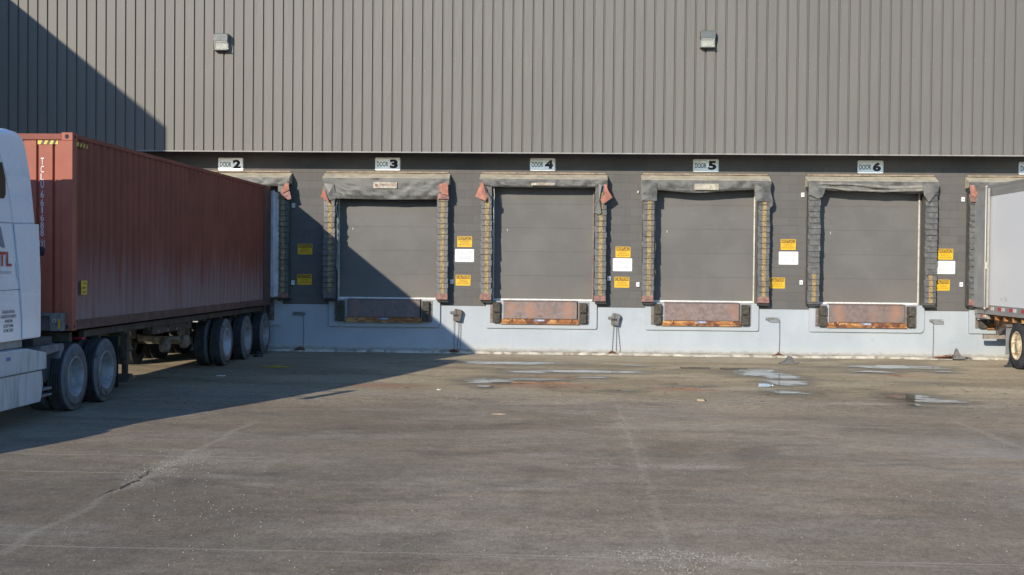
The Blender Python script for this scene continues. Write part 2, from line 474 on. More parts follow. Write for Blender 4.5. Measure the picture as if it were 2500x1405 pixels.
def make_foundation():
    m, nb, b, pos = base_mat('painted_concrete')
    x, y, z = nb.sep(pos)
    c = nb.mix(nb.rng(nb.noise(pos, 1.1, 5, .6), .35, .65), (.43, .47, .49), (.48, .515, .53))
    st = nb.noise(pos, 2.6, 6, .65, stretch=(3.0, 1, .25))
    c = nb.mix(nb.math('MULTIPLY', nb.rng(st, .56, .74), .28), c, (.37, .39, .38))
    sp = nb.noise(pos, 7, 7, .72)
    c = nb.mix(nb.math('MULTIPLY', nb.rng(sp, .64, .70), .5), c, (.46, .45, .42))
    low = nb.math('MULTIPLY', nb.rng(nb.math('ADD', z, nb.math('MULTIPLY', nb.math('SUBTRACT', nb.noise(pos, 3, 5, .7), .5), .4)), .30, .06), .55)
    c = nb.mix(low, c, (.50, .49, .43))
    ru = nb.noise(nb.vmath('ADD', pos, (3, 0, 8)), 1.7, 6, .7, stretch=(3.2, 1, .22))
    c = nb.mix(nb.math('MULTIPLY', nb.math('MULTIPLY', nb.rng(ru, .60, .72), nb.rng(z, .95, .55)), .40), c, (.42, .34, .24))
    sk = nb.noise(nb.vmath('ADD', pos, (2, 9, 3)), 4.5, 6, .75, stretch=(.35, 1, 2.2))
    c = nb.mix(nb.math('MULTIPLY', nb.math('MULTIPLY', nb.rng(sk, .66, .72), nb.rng(nb.noise(pos, .8, 2, .5), .48, .6)), .5), c, (.17, .17, .17))
    ft_ = nb.math('ADD', z, nb.math('MULTIPLY', nb.math('SUBTRACT', nb.noise(nb.vmath('ADD', pos, (1, 1, 9)), 6, 6, .75), .5), .22))
    c = nb.mix(nb.math('MULTIPLY', nb.rng(ft_, .15, .07), .6), c, (.26, .22, .16))
    gr = nb.noise(nb.vmath('ADD', pos, (6, 2, 6)), 2.0, 7, .72, stretch=(.8, 1, 1.2))
    c = nb.mix(nb.math('MULTIPLY', nb.rng(gr, .57, .68), .30), c, (.33, .345, .34))
    sp2 = nb.noise(nb.vmath('ADD', pos, (9, 1, 4)), 4.2, 7, .75)
    c = nb.mix(nb.math('MULTIPLY', nb.rng(sp2, .70, .735), .85), c, (.72, .73, .70))
    nb.put(b.inputs['Base Color'], c)
    b.inputs['Roughness'].default_value = .62
    b.inputs['Specular IOR Level'].default_value = .35
    bn = nb.new('ShaderNodeBump'); bn.inputs['Strength'].default_value = .45; bn.inputs['Distance'].default_value = .01
    nb.put(bn.inputs['Height'], nb.math('ADD', nb.noise(pos, 6, 5, .6), nb.math('MULTIPLY', nb.noise(pos, 60, 3, .7), .3)))
    nb.put(b.inputs['Normal'], bn.outputs[0])
    return m

def make_cladding():
    m, nb, b, pos = base_mat('grey_cladding')
    x, y, z = nb.sep(pos)
    base = (.184, .170, .146)
    wn = nb.new('ShaderNodeTexWhiteNoise', noise_dimensions='1D')
    nb.put(wn.inputs['W'], nb.math('FLOOR', nb.math('DIVIDE', nb.math('ADD', x, 8.7), .7164)))
    c = nb.mix(nb.math('MULTIPLY', wn.outputs['Value'], .7), mul(base, .955), mul(base, 1.045))
    n1 = nb.noise(pos, .5, 5, .6, stretch=(1, 1, .5))
    c = nb.mix(nb.math('MULTIPLY', nb.rng(n1, .35, .65), .6), c, mul(base, 1.06))
    st = nb.noise(pos, 5, 5, .6, stretch=(2.4, 1, .06))
    c = nb.mix(nb.math('MULTIPLY', nb.rng(st, .52, .75), .22), c, (.145, .135, .120))
    dusty = nb.rng(z, 5.6, 4.85)
    c = nb.mix(nb.math('MULTIPLY', dusty, .12), c, (.23, .215, .19))
    nb.put(b.inputs['Base Color'], c)
    b.inputs['Roughness'].default_value = .55
    b.inputs['Specular IOR Level'].default_value = .35
    bn = nb.new('ShaderNodeBump'); bn.inputs['Strength'].default_value = .5; bn.inputs['Distance'].default_value = .03
    nb.put(bn.inputs['Height'], nb.noise(pos, 1.8, 4, .55, stretch=(2.2, 1, .6)))
    nb.put(b.inputs['Normal'], bn.outputs[0])
    return m

def make_tread(name='tread_plate', spots=(), cx=0., seed=0., tone=1.):
    m, nb, b, pos = base_mat(name)
    x, y, z = nb.sep(pos)
    # diamond lugs: two families of short bars
    k = 1 / .028
    u = nb.math('MULTIPLY', nb.math('ADD', x, z), k); v = nb.math('MULTIPLY', nb.math('SUBTRACT', x, z), k)
    fu = nb.math('FRACT', u); fv = nb.math('FRACT', v)
    a = nb.math('MULTIPLY', nb.rng(nb.math('ABSOLUTE', nb.math('SUBTRACT', fu, .5)), .20, .12),
                nb.rng(nb.math('ABSOLUTE', nb.math('SUBTRACT', fv, .5)), .46, .40))
    p2 = nb.vmath('ADD', pos, (seed, 0, seed))
    rn = nb.noise(p2, 2.1, 4, .55)
    c = nb.mix(nb.rng(nb.noise(p2, 9, 5, .7), .35, .65), mul((.165, .115, .095), tone), mul((.27, .195, .165), tone))
    c = nb.mix(nb.math('MULTIPLY', nb.rng(nb.noise(p2, 5, 6, .7, stretch=(2, 1, .35)), .5, .68), .5), c, mul((.23, .115, .07), tone))
    for (sx_, sw_, am_) in spots:
        dx = nb.math('ADD', nb.math('ABSOLUTE', nb.math('SUBTRACT', x, cx + sx_)), nb.math('MULTIPLY', nb.math('SUBTRACT', nb.noise(p2, 4.5, 6, .75), .5), .9))
        dx = nb.math('ADD', dx, nb.math('MULTIPLY', nb.math('ABSOLUTE', nb.math('SUBTRACT', z, 1.08)), .5))
        c = nb.mix(nb.math('MULTIPLY', nb.rng(dx, sw_, sw_ * .05), am_ * .68), c, (.50, .225, .10))
    c = nb.mix(nb.math('MULTIPLY', a, .6), c, (.46, .43, .41))  # pale lugs: the tread's highlights painted into the colour
    edge = nb.rng(nb.math('ABSOLUTE', nb.math('SUBTRACT', z, 1.09)), .19, .215)
    c = nb.mix(nb.math('MULTIPLY', edge, .5), c, (.16, .12, .11))
    nb.put(b.inputs['Base Color'], c)
    b.inputs['Metallic'].default_value = .25
    b.inputs['Roughness'].default_value = .6
    bn = nb.new('ShaderNodeBump'); bn.inputs['Strength'].default_value = .8; bn.inputs['Distance'].default_value = .004
    nb.put(bn.inputs['Height'], a); nb.put(b.inputs['Normal'], bn.outputs[0])
    return m

def make_puddle():
    m, nb, b, pos = base_mat('puddle_water')
    c = nb.mix(nb.rng(nb.noise(pos, 2, 4, .6), .4, .6), (.13, .115, .085), (.20, .18, .14))
    nb.put(b.inputs['Base Color'], c)
    b.inputs['Roughness'].default_value = .045
    b.inputs['IOR'].default_value = 1.45
    bn = nb.new('ShaderNodeBump'); bn.inputs['Strength'].default_value = .05; bn.inputs['Distance'].default_value = .01
    nb.put(bn.inputs['Height'], nb.noise(pos, 5, 3, .5)); nb.put(b.inputs['Normal'], bn.outputs[0])
    # the water breaks up into ragged films where the ground stands proud
    tr_ = nb.new('ShaderNodeBsdfTransparent'); mx = nb.new('ShaderNodeMixShader')
    co = nb.new('ShaderNodeTexCoord').outputs['Object']
    x, y, z = nb.sep(nb.new('ShaderNodeTexCoord').outputs['Generated'])
    ex = nb.math('SUBTRACT', 1., nb.math('MULTIPLY', nb.math('ABSOLUTE', nb.math('SUBTRACT', x, .5)), 2.))
    ey = nb.math('SUBTRACT', 1., nb.math('MULTIPLY', nb.math('ABSOLUTE', nb.math('SUBTRACT', y, .5)), 2.))
    edge = nb.math('MINIMUM', ex, ey)
    n = nb.noise(pos, 3.0, 8, .78, stretch=(.5, 1.5, 1))
    f = nb.rng(nb.math('ADD', n, nb.math('MULTIPLY', nb.rng(edge, 0, .8), .145)), .52, .61)
    nb.put(mx.inputs[0], f); nb.l.new(tr_.outputs[0], mx.inputs[1]); nb.l.new(b.outputs[0], mx.inputs[2])
    nb.l.new(mx.outputs[0], m.node_tree.nodes['Material Output'].inputs['Surface'])
    return m

def make_rust_paint(name, col, worn, lo=.45, hi=.6):
    return mat(name, col, .6, .0, .15, 3, dirt=worn, dvar=.9, ds=7, dstretch=(1, 1, 2), dlo=lo, dhi=hi, bump=.3, bs=60)

def make_container(name, col, lowf=.62):
    m, nb, b, pos = base_mat(name)
    x, y, z = nb.sep(pos)
    c = nb.mix(nb.rng(nb.noise(pos, 1.2, 5, .6), .35, .65), mul(col, .88), mul(col, 1.1))
    st = nb.noise(pos, 3.2, 6, .65, stretch=(2.5, 2.5, .16))
    low = nb.rng(nb.math('ADD', z, nb.math('MULTIPLY', nb.math('SUBTRACT', st, .5), 2.2)), 2.5, 1.25)
    c = nb.mix(nb.math('MULTIPLY', low, lowf), c, (.34, .265, .245))
    c = nb.mix(nb.math('MULTIPLY', nb.rng(st, .56, .72), .35), c, mul(col, .55))
    ru = nb.noise(pos, 16, 6, .7)
    c = nb.mix(nb.math('MULTIPLY', nb.rng(ru, .66, .72), .6), c, (.22, .12, .08))
    nb.put(b.inputs['Base Color'], c)
    b.inputs['Roughness'].default_value = .62
    b.inputs['Specular IOR Level'].default_value = .35
    bn = nb.new('ShaderNodeBump'); bn.inputs['Strength'].default_value = .2; bn.inputs['Distance'].default_value = .01
    nb.put(bn.inputs['Height'], nb.noise(pos, 4, 4, .6)); nb.put(b.inputs['Normal'], bn.outputs[0])
    return m

def make_door():
    m, nb, b, pos = base_mat('dock_door_paint')
    x, y, z = nb.sep(pos)
    base = (.158, .150, .136)
    c = nb.mix(nb.rng(nb.noise(pos, .8, 5, .6), .38, .62), mul(base, .92), mul(base, 1.08))
    st = nb.noise(pos, 1.6, 6, .65, stretch=(1.2, 1, 1.2))
    c = nb.mix(nb.math('MULTIPLY', nb.rng(st, .52, .7), .3), c, (.19, .18, .165))
    scr = nb.noise(nb.vmath('ADD', pos, (8, 4, 1)), 3, 6, .7, stretch=(.5, 1, 5))
    c = nb.mix(nb.math('MULTIPLY', nb.rng(scr, .62, .70), .35), c, (.235, .225, .205))
    jn = nb.math('ABSOLUTE', nb.math('SUBTRACT', nb.math('FRACT', nb.math('DIVIDE', nb.math('SUBTRACT', z, 1.345), .589)), .5))
    c = nb.mix(nb.math('MULTIPLY', nb.rng(jn, .487, .498), .08), c, (.10, .092, .08))
    sc2 = nb.noise(nb.vmath('ADD', pos, (4, 4, 4)), 5, 7, .75)
    c = nb.mix(nb.math('MULTIPLY', nb.rng(sc2, .65, .73), .4), c, (.105, .10, .095))
    low = nb.rng(z, 2.2, 1.35)
    c = nb.mix(nb.math('MULTIPLY', low, .30), c, (.20, .165, .135))
    nb.put(b.inputs['Base Color'], c)
    b.inputs['Roughness'].default_value = .6
    b.inputs['Specular IOR Level'].default_value = .35
    bn = nb.new('ShaderNodeBump'); bn.inputs['Strength'].default_value = .22; bn.inputs['Distance'].default_value = .01
    nb.put(bn.inputs['Height'], nb.noise(pos, 3, 3, .5)); nb.put(b.inputs['Normal'], bn.outputs[0])
    return m

G = make_ground()
BLOCK = make_block()
FOUND = make_foundation()
CLAD = make_cladding()
DOORP = make_door()
SOFFIT = mat('dark_soffit', (.05, .048, .045), .8)
TRIM = mat('pale_drip_trim', (.36, .335, .30), .6, var=.2, vs=5)
CURB = mat('kerb_concrete', (.62, .56, .45), .85, var=.25, vs=3, dirt=(.26, .20, .13), dvar=.8, ds=4, dlo=.5, dhi=.62, bump=.6, bs=30)
VINYL = mat('black_vinyl', (.105, .102, .094), .5, var=.3, vs=6, dirt=(.235, .222, .19), dvar=.7, ds=9, bump=.6, bs=25, spec=.6, dlo=.5, dhi=.7)
VINYLC = mat('curtain_vinyl', (.125, .122, .110), .48, var=.3, vs=3, dirt=(.225, .215, .185), dvar=.75, ds=3.0, dstretch=(1.6, 1, 1.6), dlo=.42, dhi=.66, bump=.25, bs=40)
DUSTY_SUNLIT = mat('dusty_sunlit_canopy', (.62, .56, .44), .8, var=.12, vs=3, dirt=(.36, .33, .27), dvar=.5, ds=5, bump=.3, bs=30)  # dust tan, brightened in colour for the sun on the slope
FOLDM = mat('dusty_fold', (.30, .28, .235), .7, var=.25, vs=5, dirt=(.16, .155, .14), dvar=.7, ds=6, bump=.3, bs=30)
WOOD = mat('old_timber', (.33, .26, .19), .8, var=.3, vs=8)
YEL = mat('faded_yellow_stripe', (.42, .285, .105), .6, var=.3, vs=9, dirt=(.17, .135, .07), dvar=.85, ds=22, bump=.3, dlo=.42, dhi=.62)
ORANGE = mat('faded_orange_vinyl', (.46, .175, .115), .6, var=.3, vs=7, dirt=(.30, .17, .13), dvar=.7, ds=9, bump=.3)
PINK = mat('worn_red_vinyl', (.34, .175, .140), .65, var=.3, vs=9, dirt=(.17, .10, .085), dvar=.7, ds=12, bump=.3)
RUBBER = mat('bumper_rubber', (.085, .078, .060), .85, var=.35, vs=12, dirt=(.17, .155, .11), dvar=.7, ds=20, bump=1., bs=45)
STEEL = mat('dull_steel', (.22, .19, .165), .55, .3, var=.3, vs=6, dirt=(.23, .12, .07), dvar=.5, ds=9, bump=.2)
BOLT = mat('bolt_steel', (.42, .41, .38), .5, .5)
RUST = mat('flaking_orange_rust', (.40, .165, .055), .75, .0, var=.3, vs=5, dirt=(.62, .36, .15), dvar=.9, ds=5, dstretch=(.6, 1, 2), dlo=.5, dhi=.56, dirt2=(.17, .075, .045), d2s=4, d2lo=.52, d2hi=.58, bump=.5, bs=50)
WHITE_STRIP = mat('white_door_seal', (.88, .86, .80), .6, var=.12, vs=6, dirt=(.4, .36, .28), dvar=.5, ds=12)
POLE = mat('white_track', (.72, .69, .60), .55, var=.15, dirt=(.3, .24, .17), dvar=.5, ds=8)
SIGNW = mat('sign_white', (1.0, .93, .84), .32, .55, var=.04, vs=3)
SIGNBR = mat('sign_bright_white', (.86, .86, .85), .55, var=.02, vs=3)
SIGNK = mat('sign_black', (.035, .03, .04), .6, var=.1)
SIGNY = mat('sign_yellow', (.86, .50, .012), .5, var=.06, vs=6)
SIGNGREY = mat('faded_lettering', (.50, .50, .51), .6, var=.1)
SIGNHEAD = mat('sign_header', (.07, .035, .012), .6)
SIGNLINE = mat('small_print', (.16, .09, .015), .6)
LAMPH = mat('lamp_housing_paint', (.135, .150, .138), .5, var=.08, vs=8)
LENS = bpy.data.materials.new('lamp_lens'); LENS.use_nodes = True
_b = LENS.node_tree.nodes['Principled BSDF']; _b.inputs['Base Color'].default_value = (.92, .92, .84, 1); _b.inputs['Roughness'].default_value = .18
_b.inputs['Transmission Weight'].default_value = .7; _b.inputs['IOR'].default_value = 1.45
REFL = mat('lamp_reflector', (.85, .84, .76), .35, .0, var=.05)
CHAIN = mat('weathered_chain', (.20, .19, .18), .6, .3, var=.2, dirt=(.25, .12, .06), dvar=.6, ds=6)
RUSTCH = mat('rusty_chain', (.34, .15, .08), .8, .0, var=.3)
CHOCK = mat('chock_rubber', (.19, .18, .165), .8, var=.3, vs=14, dirt=(.2, .19, .17), dvar=.6, ds=20, bump=.6)
CHOCKB = mat('brown_chock', (.20, .165, .135), .8, var=.3, vs=14, dirt=(.10, .085, .07), dvar=.7, ds=14, bump=.6)
CONT = make_container('container_red_shaded', (.27, .076, .047), .72)  # darker copy of the red, shade of the long side in its colour
CONTF = make_container('container_red_sunlit_front', (.42, .130, .080), .0)  # lighter copy of the red, sunlight on the front in its colour
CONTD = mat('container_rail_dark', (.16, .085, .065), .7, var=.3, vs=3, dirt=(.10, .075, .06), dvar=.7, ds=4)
CONTG = mat('grey_door_face', (.72, .74, .75), .55, var=.12, vs=4, dirt=(.45, .47, .49), dvar=.7, ds=2.2, dstretch=(1, 1, .8))  # soft mottling painted in place of the shading on its dents
HAZY = mat('stripe_yellow', (.75, .50, .04), .5)
HAZK = mat('stripe_black', (.05, .045, .04), .5)
CHAS = mat('chassis_paint', (.085, .070, .055), .75, var=.35, vs=3, dirt=(.17, .15, .12), dvar=.7, ds=4, bump=.3)
CHASL = mat('chassis_grey', (.24, .25, .24), .7, var=.25, vs=5, dirt=(.14, .12, .10), dvar=.6, ds=6)
AXLE = mat('axle_dirt', (.30, .26, .20), .8, var=.3, vs=6, dirt=(.14, .11, .08), dvar=.7, ds=8)
TYRE = mat('tyre_rubber', (.045, .045, .045), .85, var=.3, vs=7, dirt=(.085, .085, .085), dvar=.6, ds=6, bump=.3)
TYRED = mat('dusty_tyre', (.155, .155, .155), .9, var=.2, vs=6, dirt=(.21, .21, .20), dvar=.7, ds=9, bump=.3, dirt2=(.05, .05, .05), d2s=4, d2lo=.6, d2hi=.66)
RIM = mat('dusty_rim', (.36, .37, .37), .6, .2, var=.15, vs=7, dirt=(.22, .21, .20), dvar=.6, ds=8)
RIMR = mat('rusty_white_rim', (.90, .76, .50), .6, .0, var=.12, vs=8, dirt=(.45, .24, .09), dvar=.9, ds=11, dlo=.50, dhi=.60)
WHITEP = mat('white_truck_paint', (.93, .94, .95), .22, var=.02, vs=1.5, dirt=(.78, .78, .76), dvar=.2, ds=3, dstretch=(1, 1, .4), coat=.3)
WHITED = mat('dirty_white_panel', (.66, .66, .64), .5, var=.07, vs=2, dirt=(.28, .25, .21), dvar=.75, ds=3.2, dstretch=(2.2, 2.2, .28), dlo=.48, dhi=.72)
GREYPL = mat('grey_fender', (.24, .245, .25), .6, var=.15, vs=4, dirt=(.13, .12, .11), dvar=.7, ds=5)
BLACKPL = mat('black_plastic', (.02, .02, .021), .7, var=.2)
SEAM = mat('panel_gap', (.03, .032, .036), .8)
GLASS = mat('dark_window', (.006, .007, .009), .35, var=.05, spec=.35)
REDT = mat('red_lettering', (.55, .06, .05), .5)
GREYT = mat('grey_emblem', (.25, .26, .29), .5)
PALET = mat('faded_red_script', (.50, .35, .36), .5)
BLKT = mat('black_lettering', (.10, .10, .11), .6)
TRAILW = bpy.data.materials.new('white_trailer_panel'); TRAILW.use_nodes = True
_b = TRAILW.node_tree.nodes['Principled BSDF']; _b.inputs['Base Color'].default_value = (.95, .94, .92, 1); _b.inputs['Roughness'].default_value = .4; _b.inputs['Specular IOR Level'].default_value = .7
TRAILR = mat('aluminium_rail', (.40, .385, .35), .5, .15, var=.1, vs=5, stretch=(1, .4, 3))
TRAILD = mat('grey_plywood_door', (.43, .44, .425), .55, .1, var=.15, vs=2.5, dirt=(.42, .43, .43), dvar=.7, ds=2.0, dlo=.62, dhi=.74)
POLEC = mat('cream_pole', (.62, .58, .48), .5, var=.1)
TRED = mat('reflector_red', (.62, .05, .06), .4)
TWHT = mat('reflector_white', (.82, .80, .76), .4)
TIMB = mat('grey_timber', (.36, .30, .24), .8, var=.2, vs=7, dirt=(.22, .18, .15), dvar=.6, ds=6)
BOTTLE = bpy.data.materials.new('clear_plastic'); BOTTLE.use_nodes = True
_b = BOTTLE.node_tree.nodes['Principled BSDF']; _b.inputs['Base Color'].default_value = (.62, .68, .70, 1); _b.inputs['Roughness'].default_value = .25; _b.inputs['Transmission Weight'].default_value = .45
BLUEL = mat('blue_label', (.30, .40, .48), .5)
PAPER = mat('paper_white', (.75, .73, .68), .8)
TWIG = mat('pale_stick', (.55, .42, .27), .8)
PLANK = mat('orange_rusty_strip', (.42, .18, .085), .85, var=.35, vs=6, dirt=(.20, .11, .07), dvar=.85, ds=7)
PEB = mat('pebble', (.36, .32, .26), .85, var=.4, vs=30)
YPAINT = mat('crushed_yellow', (.42, .33, .03), .7, var=.3, vs=10)
BLUEP = mat('maker_plate_blue', (.20, .26, .45), .5)
WATER = make_puddle()

# ------------------------------------------------------------------ ground
g = MB(); g.face([(-260, -260, 0), (260, -260, 0), (260, 260, 0), (-260, 260, 0)])
tag(g.build('ground', G, recalc=False), 'worn grey brown asphalt loading yard with pale seams', 'ground', kind='structure')

kb = MB()
prof = []
N = 340
pts = []
for i in range(N + 1):
    X = -17 + 34 * i / N
    d = .20 + .22 * (vnoise(X * .9, 3) - .5) + .10 * (vnoise(X * 4, 9) - .5) + .04 * (vnoise(X * 13, 5) - .5)
    pts.append((X, -max(.06, d)))
for (xa, ya), (xb, yb) in zip(pts, pts[1:]):
    kb.face([(xa, ya, .004), (xb, yb, .004), (xb, yb + .05, .055), (xa, ya + .05, .055)])
    kb.face([(xa, ya + .05, .055), (xb, yb + .05, .055), (xb, -.002, .072), (xa, -.002, .072)])
tag(kb.build('kerb', CURB), 'low pale concrete kerb along the foot of the dock wall', 'kerb', kind='structure')

# ------------------------------------------------------------------ warehouse
DC = {2: -8.27, 3: -4.345, 4: -.495, 5: 3.44, 6: 7.42, 7: 11.25}   # door centres
wh = thing('warehouse', (0, 0, 0), 'long warehouse with grey ribbed cladding above dark block and loading doors', 'warehouse')
b_ = MB()
cur = -40.
for k in sorted(DC):
    a, c = DC[k] - 1.30, DC[k] + 1.30
    b_.box((cur, 0, 1.17), (a, .3, 5.3)); b_.box((a, 0, 4.3), (c, .3, 5.3)); cur = c
b_.box((cur, 0, 1.17), (40, .3, 5.3))
b_.build('masonry_wall', BLOCK, wh)
f_ = MB(); f_.box((-40, -.004, 0), (40, .298, 1.168))
for k in sorted(DC): f_.box((DC[k] - 1.298, .004, 1.168), (DC[k] + 1.298, .6, 1.30))
f_.build('foundation_wall', FOUND, wh)
# ribbed cladding
c_ = MB(); P0 = -8.648 - .2388 * 130; prf = []
for i in range(262):
    x = P0 + i * .2388
    prf += [(x - .014, -1.0), (x - .013, -.956), (x + .020, -.956), (x + .034, -1.0)]
for (xa, ya), (xb, yb) in zip(prf, prf[1:]):
    c_.face([(xa, ya, 4.85), (xb, yb, 4.85), (xb, yb, 9.9), (xa, ya, 9.9)])
for i in range(80, 210):
    x = P0 + i * .2388 + .052
    c_.mi = 1
    for zz in (7.06, 6.78, 5.0, 8.3):
        if hsh(i, zz) < (.85 if zz in (7.06, 5.0) else .35): c_.box((x - .007, -1.006, zz + .01 * hsh(i)), (x + .007, -.999, zz + .014 + .01 * hsh(i)))
c_.build('metal_cladding', [CLAD, mat('screw_heads', (.36, .35, .32), .5)], wh, recalc=False)
MB().box((-39, -.93, 4.93), (23, 0, 4.98)).build('soffit', SOFFIT, wh)
t_ = MB(); t_.box((-39, -1.012, 4.835), (23, -1.003, 4.862)); t_.box((-39, -1.003, 4.845), (23, -.945, 4.85))
t_.build('drip_edge', TRIM, wh)
MB().box((-39, -.93, 9.75), (23, 14, 9.95)).build('roof', SOFFIT, wh)
MB().box((-39, .3, 5.3), (23, 1.0, 9.75)).build('back_wall', SOFFIT, wh)
wgm = MB()
wgm.box((-27, -14.7, 0), (-15.0, -.96, 9.76))
wgm.build('side_wing', mat('wing_cladding', (.26, .24, .215), .6), wh)
# pit surrounds, doors
for k, cx in DC.items():
    s_ = MB()
    x0, x1, z0, z1, r = cx - 1.43, cx + 1.33, .635, 1.285, .06
    if k == 4: x0 = cx - 1.39
    rr = .09 if k in (3, 6) else .035
    po = [(x0, z1), (x0, z0 + .02), (x0 + .02, z0)]
    nseg = 14
    for j in range(1, nseg):
        po.append((x0 + (x1 - x0) * j / nseg, z0 + (.012 * (vnoise(j * .9, k * 3.1) - .5) if k in (3, 6, 7) else 0)))
    po += [(x1 - rr, z0), (x1 - rr * .3, z0 + rr * .3), (x1, z0 + rr), (x1 + (.01 if k == 6 else 0), (z0 + z1) / 2), (x1, z1)]
    s_.prism(po[::-1], 'y', -.075, -.003, bev=.008)
    s_.box((cx - 1.29, -.06, 1.285), (cx + 1.29, .004, 1.302))
    s_.build('pit_surround', FOUND, wh)
    yd = .20
    d_ = MB(); zs = [1.345, 1.93, 2.52, 3.11, 3.70, 4.30]
    for za, zb in zip(zs, zs[1:]):
        yo = yd + .004 * hsh(k, za)
        d_.box((cx - 1.292, yo, za + .0015), (cx + 1.292, yd + .05, zb - .0015))
    d_.box((cx - 1.299, yd + .012, 1.303), (cx + 1.299, yd + .09, 4.299))
    do = d_.build('dock_door', DOORP, wh)
    MB().box((cx - 1.24, yd - .02, 1.308), (cx + 1.24, yd + .03, 1.356)).build('bottom_seal', WHITE_STRIP, do)
    for sx in (-1, 1):
        MB().box((cx + sx * 1.228 - .017, yd - .07, 1.303), (cx + sx * 1.228 + .017, yd - .035, 4.28)).build('door_track', POLE if not (k in (3, 4) and sx > 0) else STEEL, do)
    # small scuffs standing in for the latch
    MB().box((cx - .9, yd - .012, 3.02), (cx - .885, yd - .002, 3.08), bev=.002).build('latch', POLE, do)

# ------------------------------------------------------------------ dock seals
def fabric(mb, cx, x0, x1, ztop, zbot, y0, amp, seed, nu=90, nv=16, sagtuck=.05):
    def fn(u, v):
        X = x0 + (x1 - x0) * u
        zb = zbot(u)
        Z = ztop + (zb - ztop) * v
        n = (vnoise(X * 2.2 + seed, Z * 9 + seed) - .5) * 1.2 + (vnoise(X * 5 + Z * 8 + seed, Z * 14) - .5) * .6
        n += (vnoise(X * 1.1 - Z * 3, seed * 3.3) - .5) * .8
        e_ = min(u, 1 - u) * (x1 - x0)      # drape folds radiating from the corners
        n += .55 * math.exp(-e_ / .55) * math.sin(e_ * 16 + Z * 22 + seed)
        Y = y0 - amp * n * (0.25 + .75 * v) + sagtuck * max(0, v - .82) / .18
        return (X, Y, Z)
    mb.grid(fn, nu, nv)

def pad_flaps(mb, xa, xb, z0, z1, rows, seed, jag=.013):
    """overlapping vinyl flaps, each one a bevelled wedge"""
    h = (z1 - z0) / rows
    for i in range(rows):
        zt = z0 + h * (i + 1) + .012; zb = z0 + h * i + .004 * (hsh(i, seed) - .5)
        j = jag * (hsh(i * 3.1, seed) - .5) * 2; j2 = jag * (hsh(i * 5.7, seed + 2) - .5) * 2
        out_ = .026 + .022 * hsh(i, seed, 3)
        tw = .005 * (hsh(i, seed, 7) - .5)
        a, b2 = xa + j, xb + j2
        yb = -.30
        # corners rounded at the bottom
        c = .02
        top = [(a, yb + .004, zt), (b2, yb + .004, zt)]
        fr = [(a, yb - .002, zt), (b2, yb - .002, zt), (b2, yb - out_ - tw, zb + c), (b2 - c, yb - out_ - tw, zb), (a + c, yb - out_ + tw, zb), (a, yb - out_ + tw, zb + c)]
        bk = [(p[0], p[1] + .010, p[2]) for p in fr]
        mb.face(fr[::-1]); mb.face(bk)
        for q in range(6):
            r2 = (q + 1) % 6
            mb.face([fr[q], fr[r2], bk[r2], bk[q]])

def stripe(mb, xa, xb, z0, z1, rows, lo, hi, seed):
    h = (z1 - z0) / rows
    for i in range(lo, hi):
        zt = z0 + h * (i + 1) - .004; zb = z0 + h * i + .006
        out_ = .026 + .022 * hsh(i, seed, 3)
        w0 = .006 * (hsh(i, seed, 11) - .5); w1 = .006 * (hsh(i, seed, 13) - .5)
        yt = -.302 - out_ * .07 - .009; yb = -.30 - out_ - .010
        mb.box((xa + w0, 0, 0), (xb + w1, 0, 0)) if False else None
        fr = [(xa + w0, yt, zt), (xb + w0, yt, zt), (xb + w1, yb, zb), (xa + w1, yb, zb)]
        bk = [(p[0], p[1] + .004, p[2]) for p in fr]
        mb.face(fr[::-1]); mb.face(bk)
        for q in range(4):
            r2 = (q + 1) % 4
            mb.face([fr[q], fr[r2], bk[r2], bk[q]])

def torn(poly, y0, y1, name, mt, parent, th=.012):
    """a torn flap of vinyl hanging forward: thin folded slab with its own tilt"""
    mb = MB()
    zc = sum(p[1] for p in poly) / len(poly); xc = sum(p[0] for p in poly) / len(poly)
    zt = max(p[1] for p in poly); zb = min(p[1] for p in poly)
    def Y(p): return y0 + (y1 - y0) * (zt - p[1]) / (zt - zb) - .018 * math.sin((p[0] - xc) * 22)
    fr = [(p[0], Y(p), p[1]) for p in poly]; bk = [(p[0], Y(p) + th, p[1]) for p in poly]
    cf = mb.bm.verts.new((xc, Y((xc, zc)) - .03, zc)); cb = mb.bm.verts.new((xc, Y((xc, zc)) - .03 + th, zc))
    vf = [mb.bm.verts.new(p) for p in fr]; vb = [mb.bm.verts.new(p) for p in bk]
    n = len(poly)
    for i in range(n):
        j = (i + 1) % n
        mb.bm.faces.new((cf, vf[i], vf[j])); mb.bm.faces.new((cb, vb[j], vb[i])); mb.bm.faces.new((vf[i], vb[i], vb[j], vf[j]))
    return mb.build(name, mt, parent)

